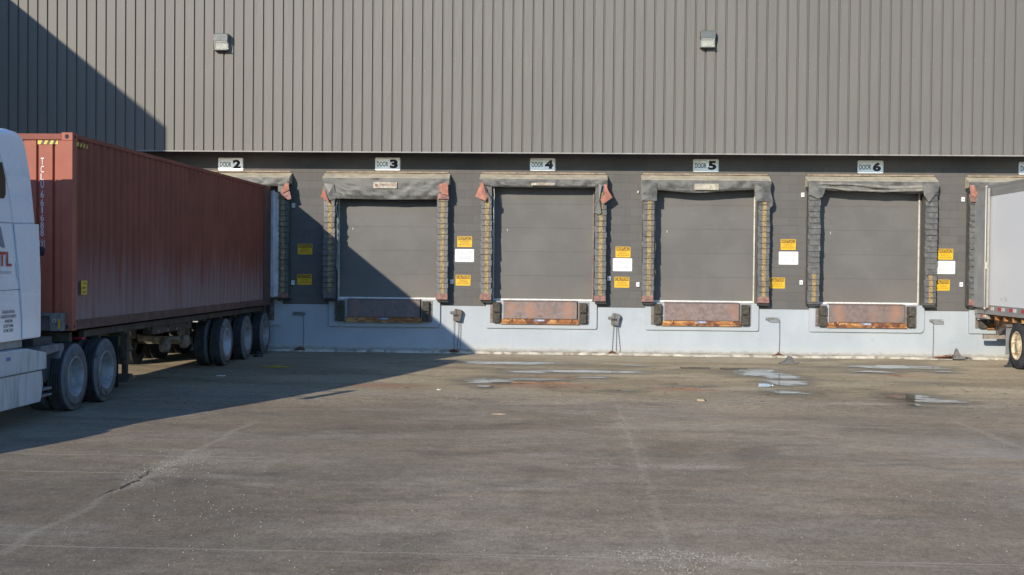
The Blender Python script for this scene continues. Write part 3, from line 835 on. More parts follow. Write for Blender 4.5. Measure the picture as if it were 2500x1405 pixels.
SEAL_LABEL = {
 2: 'dock seal under the DOOR 2 sign, mostly hidden behind the red container',
 3: 'worn dock seal under the DOOR 3 sign with a deep sagging head curtain',
 4: 'worn dock seal below the DOOR 4 sign with two torn orange corner flaps',
 5: 'worn dock seal below the DOOR 5 sign with square black corner flaps',
 6: 'wrinkled black dock seal under the DOOR 6 sign with yellow only at its foot',
 7: 'dock seal at the right edge, pressed behind the white trailer'}
seals = {}
for k, cx in DC.items():
    s = thing('dock_seal', (cx, 0, 1.3), SEAL_LABEL[k], 'dock seal', 'dock seals round the loading doors')
    seals[k] = s
    zc = 4.36
    xl, xr = cx - 1.56, cx + 1.55
    # canopy: sloped dusty top, sunlight painted into its pale tan, with timber ledger
    cp = MB()
    def prof_c(X):
        return 4.287 + .008 * (vnoise(X * 3, k) - .5)
    nn = 30
    for i in range(nn):
        xa = xl + (xr - xl) * i / nn; xb = xl + (xr - xl) * (i + 1) / nn
        wa = .012 * (vnoise(xa * 4 + k, 1) - .5); wb = .012 * (vnoise(xb * 4 + k, 1) - .5)
        A = [(xa, -.02, 4.412 + wa), (xb, -.02, 4.412 + wb), (xb, -.31, prof_c(xb)), (xa, -.31, prof_c(xa))]
        cp.face(A)
        cp.face([(xa, -.31, prof_c(xa)), (xb, -.31, prof_c(xb)), (xb, -.325, prof_c(xb) - .012), (xa, -.325, prof_c(xa) - .012)])
    for X in (xl, xr):
        cp.face([(X, -.02, 4.41), (X, -.31, 4.287), (X, -.31, 4.14), (X, -.004, 4.14)])
    cp.build('canopy_top', DUSTY_SUNLIT, s)
    ld = MB(); ld.box((xl + .04, -.045, 4.424), (xr - .04, -.002, 4.462), bev=.004)
    ld.build('ledger_board', WOOD, s)
    # head curtain
    hc = MB()
    if k == 3: zb = lambda u: 3.765 + .35 * max(0, (u - .955) / .045) ** 1.0 * .9 + .02 * math.sin(u * 9) * .3
    elif k == 4: zb = lambda u: 4.10 + .015 * (1 - u) * 0 - .02 * math.sin(u * 3.14)
    elif k == 5: zb = lambda u: 4.05 - .075 * math.exp(-((u - .42) / .22) ** 2) + .04 * max(0, u - .75) * 2
    elif k == 6: zb = lambda u: 4.06 - .06 * u + .015 * math.sin(u * 14)
    else: zb = lambda u: 4.06 + .012 * math.sin(u * 8)
    fabric(hc, cx, xl, xr, 4.278, zb, -.335, .06 if k != 6 else .075, k * 1.7, sagtuck=.04)
    # underside back to the wall
    n2 = 60
    for i in range(n2):
        ua, ub = i / n2, (i + 1) / n2
        xa, xb = xl + (xr - xl) * ua, xl + (xr - xl) * ub
        hc.face([(xa, -.30, zb(ua)), (xb, -.30, zb(ub)), (xb, -.005, zb(ub) + .05), (xa, -.005, zb(ua) + .05)])
    hco = hc.build('head_curtain', VINYLC, s, recalc=False)
    if k == 6:   # rolled folds draped along the curtain
        for q, (zz, rr, ph) in enumerate(((4.19, .04, 0), (4.09, .035, 1.3))):
            fo = MB()
            path = []
            for i in range(41):
                u = i / 40; X = xl + .05 + (xr - xl - .1) * u
                path.append((X, -.355, zz + .03 * math.sin(u * 7 + ph) - .05 * u + .02 * vnoise(u * 12, q)))
            fo.tube(path, [rr * (.6 + .7 * vnoise(i * .35, q + 5)) for i in range(41)], 10)
            fo.build('fabric_fold', FOLDM, hco)
    if k in (3, 4, 5):
        zt = {3: 4.10, 4: 4.155, 5: 4.115}[k]
        lp = MB(); lp.box((cx - .30, -.388, zt - .075 if k != 4 else zt - .03), (cx + .28, -.382, zt + .075 if k != 4 else zt + .03), bev=.002)
        lpo = lp.build('maker_label', mat('faded_label', (.52, .47, .36), .6, var=.25, vs=12, dirt=(.30, .25, .17), dvar=.6, ds=16) , hco)
        if k == 3:
            lt = MB(); lt.lathe([(-.391, .001), (-.391, .038)], (cx - .22, 0, zt), 'y', 20)
            lt.box((cx - .15, -.393, zt - .005), (cx + .26, -.390, zt + .04)) if False else None
            lt.add_text('POWERRAMP', cx + .05, zt + .012, .045, -.3905, width=.40, bold=.02) if False else lt.add_text('AMERCON', cx + .05, zt + .012, .05, -.3905, width=.38, bold=.02)
            lt.build('lettering', PINK, lpo)
        elif k == 4:
            MB().add_text('AMERCON', cx + .03, zt, .03, -.3905, width=.42, bold=.02).build('lettering', PINK, lpo)
    # side pads
    for sx in (-1, 1):
        xa, xb = (cx - 1.53, cx - 1.25) if sx < 0 else (cx + 1.25, cx + 1.53)
        core = MB(); core.box((xa + .01, -.295, 1.31), (xb - .01, -.004, 4.30), bev=.006)
        po = core.build('side_pad', VINYL, s)
        top = {2: 3.85, 3: 3.82, 4: 3.95, 5: 3.80, 6: 4.2, 7: 3.85}[k]
        rows = 18 if k != 6 else 21
        zlo = 1.46 if k != 6 else 1.36
        fl = MB(); seed = k * 7 + sx
        pad_flaps(fl, xa, xb, zlo, top + .03, rows, seed)
        fl.build('pleated_flaps', VINYL, po)
        st = MB()
        lo, hi = (0, rows) if k != 6 else (0, 5)
        c0 = {-1: .115, 1: .10}[sx]
        if k == 6: c0 = {-1: .10, 1: .10}[sx]
        if k == 7: c0 = .12
        stripe(st, xa + c0, xa + c0 + .092, zlo, top + .03, rows, lo, hi, seed)
        st.build('guide_stripe', YEL, po)
        if k != 6:
            ft = MB(); ft.box((xa - .005, -.345, 1.325), (xb + .005, -.30, 1.40), bev=.012); ft.box((xa - .0, -.34, 1.395), (xb + .002, -.298, 1.475), bev=.012)
            ft.build('foot_flap', PINK if not (k == 3 and sx < 0) else VINYL, po)
        # base plate stub
        MB().box((xa + (.03 if sx < 0 else .03), -.26, 1.262), (xb + .02, -.01, 1.309)).build('foot_plate', SOFFIT, po)
    # inner hanging lining and strap on the left
    ln = MB()
    xi = cx - 1.25
    path = [(xi + .035 + .02 * math.sin(i * .9) * vnoise(i * .5, k), -.20 - .03 * vnoise(i * .7, k + 3), 4.05 - i * .09) for i in range(14 if k in (3, 4) else 24)]
    if k in (3, 4, 5): ln.tube(path, .007, 5); ln.build('loose_cord', WHITE_STRIP if k != 5 else YEL, s)
    if k == 3:
        rg = MB(); 
        pr = []
        for i in range(26):
            zz = 3.25 - i * .05
            rg.box((xi + .03 + .03 * (hsh(i, 2) - .5) , -.22, zz), (xi + .05 + .04 * hsh(i, 4) , -.214, zz + .055), rot=Matrix.Rotation(.5 * (hsh(i, 9) - .5), 3, 'Y'))
        rg.build('shredded_lining', mat('shredded_lining', (.22, .24, .20), .7, var=.3, vs=8), s)
# corner flaps
torn([(1.86, 4.19), (2.24, 4.20), (2.25, 3.93), (1.86, 3.93)], -.375, -.38, 'corner_flap', VINYLC, seals[5])
torn([(1.87, 3.94), (2.24, 3.94), (2.25, 3.77), (1.87, 3.77)], -.365, -.372, 'corner_flap', VINYLC, seals[5])
torn([(4.58, 4.21), (4.96, 4.21), (4.97, 4.0), (4.58, 3.98)], -.375, -.38, 'corner_flap', VINYLC, seals[5])
torn([(4.58, 4.0), (4.97, 4.01), (5.04, 3.76), (4.60, 3.78)], -.37, -.38, 'corner_flap', VINYLC, seals[5])
torn([(4.93, 3.85), (5.03, 3.78), (5.02, 3.68), (4.95, 3.62)], -.33, -.37, 'corner_flap', VINYLC, seals[5])
torn([(8.56, 4.22), (8.95, 4.25), (8.94, 4.05), (8.72, 3.78), (8.6, 3.95)], -.39, -.42, 'corner_flap', VINYLC, seals[6])
torn([(5.87, 4.25), (6.22, 4.2), (6.28, 4.08), (6.2, 3.9), (6.1, 3.85), (5.87, 3.95)], -.37, -.39, 'corner_flap', VINYLC, seals[6])
torn([(-5.87, 4.14), (-5.62, 4.12), (-5.55, 3.78), (-5.72, 3.72), (-5.86, 3.78)], -.35, -.37, 'corner_flap', VINYLC, seals[3])
# orange torn flaps
torn([(-2.01, 4.19), (-1.96, 4.18), (-1.89, 3.91), (-1.84, 3.85), (-1.90, 3.73), (-2.15, 3.84), (-2.10, 3.97)], -.37, -.44, 'torn_flap', ORANGE, seals[4])
torn([(-1.93, 4.13), (-1.86, 3.97), (-1.74, 3.77), (-1.75, 3.68), (-1.80, 3.65), (-1.86, 3.83)], -.39, -.45, 'torn_flap', VINYLC, seals[4])
torn([(.87, 3.83), (.91, 3.46), (.86, 3.44), (.75, 3.46), (.76, 3.77), (.84, 4.17), (.92, 4.15)], -.37, -.40, 'torn_flap', VINYLC, seals[4])
torn([(.96, 4.15), (1.02, 4.16), (1.06, 4.02), (1.09, 3.97), (1.17, 3.84), (.95, 3.68), (.87, 3.79), (.98, 3.87)], -.40, -.46, 'torn_flap', ORANGE, seals[4])
torn([(-3.03, 4.12), (-2.91, 4.18), (-2.82, 4.14), (-2.80, 3.86), (-2.95, 3.90), (-3.02, 3.99)], -.40, -.46, 'torn_flap', ORANGE, seals[3])
torn([(-3.07, 3.93), (-2.80, 3.88), (-2.79, 3.77), (-3.07, 3.77)], -.37, -.40, 'torn_flap', PINK, seals[3])
torn([(-5.87, 3.99), (-5.83, 3.97), (-5.71, 3.66), (-5.93, 3.81)], -.39, -.44, 'torn_flap', ORANGE, seals[3])
torn([(-6.90, 3.96), (-6.81, 4.13), (-6.72, 4.13), (-6.70, 3.97), (-6.88, 3.88)], -.40, -.44, 'torn_flap', ORANGE, seals[2])
torn([(-6.92, 3.90), (-6.70, 3.96), (-6.65, 3.75), (-6.73, 3.73), (-6.88, 3.78)], -.37, -.41, 'torn_flap', PINK, seals[2])
torn([(9.68, 4.19), (9.78, 4.20), (9.84, 3.99), (9.80, 3.90), (9.70, 3.97)], -.39, -.43, 'torn_flap', ORANGE, seals[7])
torn([(9.68, 3.98), (9.84, 3.93), (9.83, 3.80), (9.71, 3.80)], -.37, -.40, 'torn_flap', PINK, seals[7])

# ------------------------------------------------------------------ levelers and bumpers
LIPS = {2: make_tread('tread_plate_a', ((0, .3, .4),), DC[2], 1., .7), 3: make_tread('tread_plate_b', ((-.75, .2, .35), (.6, .2, .25)), DC[3], 4., .8),
        4: make_tread('tread_plate_c', ((-.75, .20, .75), (-.28, .26, .8), (.12, .15, .35), (.62, .28, .8)), DC[4], 1.5, 1.1),
        5: make_tread('tread_plate_d', ((.72, .22, .5), (-.5, .2, .25)), DC[5], 7., 1.15), 6: make_tread('tread_plate_e', ((-.72, .22, .85), (.62, .26, .9), (.1, .2, .4)), DC[6], 9.3),
        7: make_tread('tread_plate_f', ((-.4, .4, .8),), DC[7], 3.)}
LEV_LABEL = {3: 'dark tread plate dock leveler below the DOOR 3 sign, mostly in shadow',
             4: 'orange rusted tread plate dock leveler below the DOOR 4 sign',
             5: 'brownish red tread plate dock leveler below the DOOR 5 sign',
             6: 'rust patched tread plate dock leveler below the DOOR 6 sign',
             7: 'rusty dock leveler under the tail of the white trailer',
             2: 'dock leveler behind the rear end of the red container'}
for k, cx in DC.items():
    x0 = cx - .06
    lv = thing('dock_leveler', (x0, -.08, 1.0), LEV_LABEL[k], 'dock leveler', 'dock levelers below the loading doors')
    lip = MB(); lip.prism([(-.115, 1.305), (-.135, 1.29), (-.158, .875), (-.145, .872), (-.08, .88), (-.078, 1.305)], 'x', x0 - .90, x0 + .90, bev=.004)
    lo = lip.build('lip_plate', LIPS[k], lv)
    MB().box((x0 - .90, -.112, 1.306), (x0 + .90, .15, 1.322), bev=.003).build('hinge_edge', STEEL, lv)
    MB().lathe([(-.1625, .001), (-.1625, .012)], (x0 + .02, 0, .95), 'y', 12).build('chain_hole', SEAM, lo)
    bar = MB(); bar.box((x0 - .94, -.12, .800), (x0 + .94, -.078, .872), bev=.004)
    pts = [(x0 - .97, .772)]
    bar.prism([(-.125, .80), (-.165, .775), (-.16, .745), (-.078, .745), (-.078, .80)], 'x', x0 - .97, x0 + .96, bev=.003)
    bo = bar.build('front_bar', RUST, lv)
    for q in (-.72, .74):
        MB().box((x0 + q, -.185, .80), (x0 + q + .032, -.12, .885), bev=.006).build('lug', RUST, bo)
    pl = MB(); pl.box((x0 - .13, -.1245, .815), (x0 + .11, -.1205, .862)); plo = pl.build('maker_plate', BLUEP, bo)
    MB().add_text('SERCO', x0 + .02, .838, .030, -.1265, width=.15, bold=.02, shear=.25).build('lettering', SIGNBR, plo)
    # dark pit gap beside the lip
    MB().box((x0 + .902, -.09, .80), (x0 + .925, -.078, 1.30)).build('side_gap', SEAM, lv)
BUMP_LABEL = {}
for k, cx in DC.items():
    x0 = cx - .06
    for sx in (-1, 1):
        if (k, sx) in ((2, -1), (7, 1)): continue
        side = 'left' if sx < 0 else 'right'
        if k == 7: lab = 'ragged rubber dock bumper just behind the tail light of the white trailer'
        elif k == 2: lab = 'rubber dock bumper beside the rear end of the red container'
        else: lab = 'black rubber dock bumper %s of the leveler below the DOOR %d sign' % (side, k)
        bp = thing('dock_bumper', (x0 + sx * 1.05, -.08, 1.0), lab, 'dock bumper', 'rubber bumpers at the dock levelers')
        if sx < 0: pa, pb, ba, bb = x0 - 1.225, x0 - .955, x0 - 1.155, x0 - .985
        else: pa, pb, ba, bb = x0 + .935, x0 + 1.20, x0 + .965, x0 + 1.125
        MB().box((pa, -.095, .765), (pb, -.077, 1.285), bev=.003).build('mounting_plate', STEEL, bp)
        for (za, zb) in ((1.035, 1.275), (.775, 1.022)):
            r_ = MB(); j = rnd(-.006, .006)
            nl = 9
            for q in range(nl):
                xq = ba + (bb - ba) * q / nl
                r_.box((xq + .001, -.095, za + rnd(0, .012)), (xq + (bb - ba) / nl - .001, -.235 + rnd(-.008, .012) + j, zb - rnd(0, .010)), bev=.003)
            r_.build('rubber_block', RUBBER, bp)
        xb_ = pa + .025 if sx < 0 else pb - .025
        for zz in (.84, 1.03, 1.22):
            MB().lathe([(-.095, .011), (-.112, .011), (-.112, .0005)], (xb_, 0, zz), 'y', 6, smooth=False).build('bolt', BOLT, bp)

# ------------------------------------------------------------------ signs
def plate(mb, cx, cz, w_, h_, y, th, r):
    po = []
    for (sx, sz, a0) in ((1, 1, 0), (-1, 1, 90), (-1, -1, 180), (1, -1, 270)):
        for q in range(4):
            a = R_(a0 + q * 30)
            po.append((cx + sx * (w_ / 2 - r) + r * math.cos(a), cz + sz * (h_ / 2 - r) + r * math.sin(a)))
    mb.prism(po, 'y', y, y - th)
    return mb
for k, (cx, cz) in {2: (-8.26, 4.62), 3: (-4.35, 4.65), 4: (-.53, 4.66), 5: (3.45, 4.66), 6: (7.42, 4.65), 7: (11.27, 4.64)}.items():
    lab = 'white DOOR %d number sign on the dark band below the cladding' % k if k != 7 else 'white DOOR number sign cut off by the right edge of the photo'
    s = thing('door_sign', (cx, 0, cz), lab, 'sign', 'door number signs')
    plate(MB(), cx, cz, .62, .31, -.004, .010, .03).build('panel', SIGNW, s)
    fr = MB(); wI, hI = .60, .29
    for (a, b2) in (((-wI / 2 + .02, hI / 2 - .012), (wI / 2 - .02, hI / 2 - .004)), ((-wI / 2 + .02, -hI / 2 + .004), (wI / 2 - .02, -hI / 2 + .012)),
                    ((-wI / 2 + .004, -hI / 2 + .02), (-wI / 2 + .012, hI / 2 - .02)), ((wI / 2 - .012, -hI / 2 + .02), (wI / 2 - .004, hI / 2 - .02))):
        fr.box((cx + a[0], -.0165, cz + a[1]), (cx + b2[0], -.0142, cz + b2[1]))
    fr.build('border', SIGNBR, s)
    le = MB(); le.add_text('DOOR', cx - .125, cz - .005, .125, -.0165, width=.28, bold=.018)
    le.add_text(str(k), cx + .155, cz, .215, -.0165, width=.20, bold=.055)
    le.build('lettering', SIGNK, s)
    MB().lathe([(-.014, .006), (-.020, .006), (-.020, .0005)], (cx, 0, cz + .125), 'y', 8).build('screw', BOLT, s)

CA = {  # x, z, between which doors
 'rev': [(-6.39, 2.53, 'beside the red container'), (-2.43, 2.75, 'between the doors signed 3 and 4'), (1.46, 2.53, 'between the doors signed 4 and 5'), (5.47, 2.75, 'between the doors signed 5 and 6'), (9.25, 2.55, 'just left of the white trailer')],
 'fwd': [(-6.40, 1.78, 'beside the red container'), (-2.46, 1.80, 'between the doors signed 3 and 4'), (1.44, 1.79, 'between the doors signed 4 and 5'), (5.22, 1.81, 'between the doors signed 5 and 6'), (9.18, 1.80, 'just left of the white trailer')]}
for kk, lst in CA.items():
    for (cx, cz, where) in lst:
        mir = kk == 'rev'
        lab = ('yellow caution sign with mirrored lettering ' if mir else 'yellow caution sign with normal lettering ') + where
        s = thing('caution_sign', (cx, 0, cz), lab, 'sign', 'yellow caution signs on the block wall')
        plate(MB(), cx, cz, .365, .262, -.004, .006, .014).build('panel', SIGNY, s)
        hd = MB(); hd.box((cx - .165, -.0125, cz + .035), (cx + .165, -.0102, cz + .118)); ho = hd.build('header', SIGNHEAD, s)
        MB().add_text('CAUTION', cx, cz + .0765, .066, -.0145, width=.31, bold=.022, mirror=mir).build('lettering', SIGNY, ho)
        le = MB()
        for q, (tx_, w_) in enumerate((('WHEELS MUST BE', .21), ('CHOCKED BEFORE', .23), ('LOADING OR UNLOADING', .31))):
            le.add_text(tx_, cx, cz + .004 - q * .041, .024, -.0125, width=w_, bold=.005, mirror=mir)
        le.build('small_lettering', SIGNLINE, s)
for (cx, cz, where) in ((-2.43, 2.41, 'between the doors signed 3 and 4'), (1.45, 2.22, 'between the doors signed 4 and 5'), (5.48, 2.42, 'between the doors signed 5 and 6'), (9.25, 2.23, 'just left of the white trailer')):
    s = thing('engine_sign', (cx, 0, cz), 'white TURN OFF ENGINE sign with faded lettering ' + where, 'sign', 'white turn off engine signs')
    plate(MB(), cx, cz, .47, .318, -.004, .008, .02).build('panel', SIGNBR, s)
    le = MB(); le.add_text('TURN OFF', cx, cz + .065, .075, -.0145, width=.38); le.add_text('ENGINE', cx, cz - .055, .08, -.0145, width=.29)
    le.build('lettering', SIGNGREY, s)
# small white limit plates
for i, (cx, cz, lab) in enumerate(((-6.68, 3.61, 'small white tag high on the wall right of the red container'), (-6.68, 1.70, 'small white tag low on the wall right of the red container'),
        (-2.74, 1.76, 'small white tag at the foot of the wall right of the DOOR 3 dock seal'), (1.12, 1.88, 'small white tag right of the DOOR 4 dock seal'),
        (1.81, 4.00, 'tiny white tag high left of the DOOR 5 dock seal'), (1.83, 1.74, 'small white tag low left of the DOOR 5 dock seal'), (5.80, 3.96, 'white tag high left of the DOOR 6 dock seal'),
        (5.79, 1.83, 'white tag low left of the DOOR 6 dock seal'), (9.64, 3.88, 'white tag high on the wall left of the white trailer'), (9.63, 1.82, 'white tag low on the wall left of the white trailer'))):
    s = thing('wall_tag', (cx, 0, cz), lab, 'tag', 'small white tags beside the dock seals')
    sz = .5 if i == 4 else 1
    tb = MB(); tb.box((cx - .04 * sz, -.05, cz - .055 * sz), (cx + .04 * sz, -.004, cz + .055 * sz), bev=.006); tb.build('plate', SIGNBR, s)
    MB().box((cx - .008, -.054, cz - .012), (cx + .014, -.0505, cz + .012)).build('eyelet', STEEL, s)

# ------------------------------------------------------------------ wall lamps
for (xa, zt, lab) in ((-8.40, 7.63, 'grey wall lamp with clear lens on the cladding, above the DOOR 2 sign'), (3.13, 7.72, 'grey wall lamp with clear lens on the cladding, above the DOOR 5 sign')):
    s = thing('wall_lamp', (xa + .19, -1.0, zt - .2), lab, 'lamp', 'wall lamps on the cladding')
    w_ = .345; y0 = -1.002; xa += .03
    h_ = MB(); h_.prism([(y0, zt), (y0 - .19, zt - .005), (y0 - .215, zt - .025), (y0 - .215, zt - .185), (y0, zt - .185)], 'x', xa, xa + w_, bev=.008)
    h_.box((xa, y0 - .03, zt - .40), (xa + w_, y0, zt - .185), bev=.004)
    h_.box((xa, y0 - .20, zt - .40), (xa + w_, y0 - .0, zt - .385), bev=.003)
    ho = h_.build('housing', LAMPH, s)
    for q in (.05, .25): MB().box((xa + q, y0 - .12, zt), (xa + q + .05, y0 - .07, zt + .014), bev=.003).build('hood_clip', LAMPH, ho)
    ln = MB(); ln.prism([(y0 - .205, zt - .187), (y0 - .15, zt - .383), (y0 - .03, zt - .383), (y0 - .03, zt - .187)], 'x', xa + .012, xa + w_ - .012, bev=.006)
    ln.build('lens', LENS, s)
    rf = MB(); rf.prism([(y0 - .034, zt - .20), (y0 - .034, zt - .375), (y0 - .11, zt - .378), (y0 - .13, zt - .37), (y0 - .06, zt - .33), (y0 - .055, zt - .20)], 'x', xa + .03, xa + w_ - .03)
    rf.build('reflector', REFL, s)
    MB().box((xa + .17, y0 - .05, zt - .42), (xa + .20, y0 - .02, zt - .401), bev=.003).build('screw', LAMPH, s)

# ------------------------------------------------------------------ chock brackets with chains
def chain_link(mb, p, q, i, r=.006, hw=.013):
    d = (q - p); L = d.length; u = d.normalized()
    ref = Vector((0, 1, 0)) if i % 2 else Vector((1, 0, 0))
    s_ = (ref - ref.dot(u) * u).normalized()
    c = (p + q) / 2; hl = L * .62
    pts = [c + u * hl * math.cos(a) * 1.0 + s_ * hw * math.sin(a) for a in [k * math.pi / 3 for k in range(7)]]
    mb.tube(pts, r, 4, cap=False)
def chain(mb, path, step=.04, **kw):
    path = [Vector(p) for p in path]; i = 0
    for a, b2 in zip(path, path[1:]):
        n = max(1, int((b2 - a).length / step))
        for q in range(n):
            chain_link(mb, a + (b2 - a) * q / n, a + (b2 - a) * (q + 1) / n, i, **kw); i += 1
for (cx, cz, off, lab, full) in ((-6.53, .91, .12, 'empty steel chock bracket with hanging chain beside the red container', 0),
        (-2.61, .97, 0, 'chock bracket holding a brown chock between the doors signed 3 and 4', 1),
        (1.27, .88, 0, 'chock bracket holding a grey chock between the doors signed 4 and 5', 2),
        (5.11, .90, .17, 'empty chock bracket with one chain between the doors signed 5 and 6', 0),
        (9.05, .90, -.07, 'empty chock bracket with rusty chain between the DOOR 6 door and the white trailer', 0)):
    s = thing('chock_bracket', (cx, 0, cz), lab, 'bracket', 'chock brackets and chains on the dock wall')
    MB().box((cx - .16, -.014, cz - .005), (cx + .16, -.0045, cz + .07), bev=.002).build('mounting_plate', CHASL, s)
    rd = MB(); rd.tube([(cx - .15, -.012, cz + .045), (cx - .13, -.09, cz + .01), (cx - .07, -.11, cz - .02), (cx + .14, -.11, cz - .02), (cx + .15, -.09, cz + .01), (cx + .15, -.012, cz + .045)], .008, 6)
    rd.build('hoop', STEEL, s)
    xs = cx + off
    for dx in (-.14, .14): MB().lathe([(-.014, .012), (-.026, .012), (-.026, .001)], (cx + dx, 0, cz + .04), 'y', 6).build('bolt', SIGNBR, s)
    runs = []
    if full == 0: runs.append([(xs, -.045, cz - .01), (xs + .01, -.03, .45), (xs, -.035, .08), (xs - .03, -.10, .075)])
    elif full == 1: runs += [[(xs - .06, -.06, cz - .14), (xs - .055, -.03, .08)], [(xs + .05, -.05, cz - .1), (xs + .05, -.03, .50), (xs + .02, -.03, .09)], [(xs + .10, -.05, cz), (xs + .10, -.03, .10)]]
    else: runs += [[(xs - .02, -.05, cz - .15), (xs - .05, -.03, .09)], [(xs + .05, -.05, cz - .05), (xs + .05, -.03, .10)], [(xs + .07, -.05, cz - .05), (xs + .15, -.03, .12), (xs + .12, -.05, .085)]]
    for rn_ in runs:
        ch = MB(); chain(ch, rn_, r=.0034, hw=.010); ch.build('chain', CHAIN, s)
    # rusty heap on the kerb
    hp = MB(); pth = []
    for i in range(26 if full or off > .1 else 34):
        a = i * .9
        ex = .10 if cx < 8 else .33
        rr_ = hsh(i, cx) ** 1.6 * (1 if hsh(i * 7, cx) > .5 else -1)
        pth.append((xs - .05 + (ex if cx > 8 else 0) * 1.4 + ex * 1.5 * rr_, -.08 - .20 * hsh(i * 2, cx), .075 - .30 * 0 + .06 * hsh(i * 3, cx) * (1 - abs(rr_)) - .03 * abs(rr_)))
    hp.tube(pth, .008, 4); hp.build('rusty_heap', RUSTCH, s)

def chock_mesh(mb, o, R, sl=.24, w_=.19, h_=.20):
    """curved rubber wheel chock: wedge outline with concave tyre face; R rotates it, o is its base centre"""
    prof = [(-sl * .55, 0), (sl * .45, 0), (sl * .43, .02), (sl * .22, h_ * .96), (sl * .17, h_), (sl * .10, h_ * .93), (-sl * .02, h_ * .62), (-sl * .22, h_ * .32), (-sl * .54, .035)]
    bm2 = MB(); bm2.prism(prof, 'y', -w_ / 2, w_ / 2, bev=.008)
    for v in bm2.bm.verts: v.co = R @ v.co + Vector(o)
    me = bpy.data.meshes.new('tmp'); bm2.bm.to_mesh(me); mb.bm.from_mesh(me); bpy.data.meshes.remove(me); bm2.bm.free()
    return mb
def RZ(a, ax='Z'): return Matrix.Rotation(R_(a), 3, ax)
for (o, R, mt, lab, hung) in (((-2.585, -.10, .86), RZ(90, 'X') @ RZ(95), CHOCKB, 'brown wheel chock hung on the bracket between the doors signed 3 and 4', 1),
        ((1.285, -.10, .80), RZ(90, 'X') @ RZ(80), CHOCK, 'grey wheel chock hung on the bracket between the doors signed 4 and 5', 1),
        ((5.10, -2.15, 0.002), RZ(20), CHOCK, 'folded black rubber chock lying on the ground near the DOOR 6 dock', 0),
        ((9.50, -.32, 0.03), RZ(180), CHOCK, 'dark triangular chock leaning against the dock wall left of the white trailer', 0),
        ((10.06, -2.16, 0.002), RZ(10), TYRE, 'small black chock against the wheel of the white trailer', 0),
        ((-7.05, -1.95, 0.002), RZ(60), TYRE, 'black rubber chock between the rear wheels under the red container', 0)):
    s = thing('wheel_chock', o, lab, 'wheel chock')
    mb = MB()
    if hung:
        x, y, z = o
        # block seen end-on: two lobes with a notch
        mb.prism([(x - .10, z - .05), (x + .075, z - .075), (x + .10, z + .06), (x + .125, z + .15), (x + .10, z + .21), (x - .06, z + .24), (x - .095, z + .12)], 'y', -.19, -.03, bev=.018)
        b0 = mb.build('rubber_body', mt, s)
        MB().box((x - .085, -.200, z + .055), (x + .04, -.188, z + .105), bev=.008).build('hand_grip', TYRE, s)
        MB().box((x - .02, -.196, z + .10), (x - .008, -.188, z + .21), bev=.002).build('rib', TYRE, s)
    else:
        chock_mesh(mb, o, R, *((.30, .10, .26) if 9.4 < o[0] < 9.6 else (.34, .16, .18) if o[0] > 4 and o[0] < 6 else (.20, .14, .13)))
        b0 = mb.build('rubber_body', mt, s)
        if 4 < o[0] < 6:
            MB().tube([(o[0] + .1, o[1] - .02, .03), (o[0] + .2, o[1] - .04, .012), (o[0] + .27, o[1] + .02, .05)], [.014, .016, .006], 6).build('torn_strip', mt, s)
        else:
            MB().box((o[0] - .02, o[1] - .055, o[2] + .03), (o[0] + .02, o[1] + .055, o[2] + .036)).build('rib', mt, s)

# ------------------------------------------------------------------ wheels
def tyre_profile(x0, w_, r, ri):
    """x0: inner face, outward +x"""
    pr = [(x0 + .02, ri), (x0 + .005, ri + .03), (x0, ri + .12), (x0 + .012, r - .05), (x0 + .03, r - .015), (x0 + .045, r)]
    for q in range(1, 5):
        t = x0 + .045 + (w_ - .09) * q / 5
        pr += [(t - .006, r), (t - .004, r - .012), (t + .004, r - .012), (t + .006, r)]
    pr += [(x0 + w_ - .045, r), (x0 + w_ - .03, r - .015), (x0 + w_ - .012, r - .05), (x0 + w_ - .004, r - .09), (x0 + w_, ri + .12), (x0 + w_ - .003, ri + .085), (x0 + w_ - .004, ri + .03), (x0 + w_ - .014, ri), (x0 + w_ - .03, ri - .004)]
    return pr
def wheel(parent, xo, y, r=.50, out=1, w_=.27, mt=TYRED, rm=RIM, dish=.14, name='wheel', mtread=TYRE, lugs=True):
    """xo: x of the outer sidewall, out=+1 outward is +x"""
    e = sub(name, (xo - out * w_ / 2, y, r), parent)
    ri = .292 * r / .5
    pr = tyre_profile(0, w_, r, ri)
    m = MB()
    P = [((xo - w_ + t) if out > 0 else (xo + w_ - t), rr) for t, rr in pr]
    m.lathe(P, (0, y, r), 'x', 56)
    for f in m.bm.faces:
        c = f.calc_center_median()
        rad = math.hypot(c.y - y, c.z - r)
        if rad > r - .03 or (c.x - (xo - w_ / 2)) * out < 0: f.material_index = 1
    m.build('tyre', [mt, mtread], e)
    rmn = MB()
    def X(t): return xo - out * t
    rmn.lathe([(X(.012), ri + .012), (X(.004), ri + .004), (X(.004), ri - .012), (X(.03), ri - .02), (X(.06), ri - .045), (X(dish), ri - .055), (X(dish + .005), .13 * r / .5), (X(dish - .03), .115 * r / .5), (X(dish - .035), .001)], (0, y, r), 'x', 40)
    if lugs:
        for q in range(10):
            a = q * math.pi / 5
            yy, zz = y + .150 * math.cos(a), r + .150 * math.sin(a)
            rmn.lathe([(X(dish), .012), (X(dish - .025), .012), (X(dish - .025), .0005)], (0, yy, zz), 'x', 6)
    rmn.build('rim', rm, e)
    return e

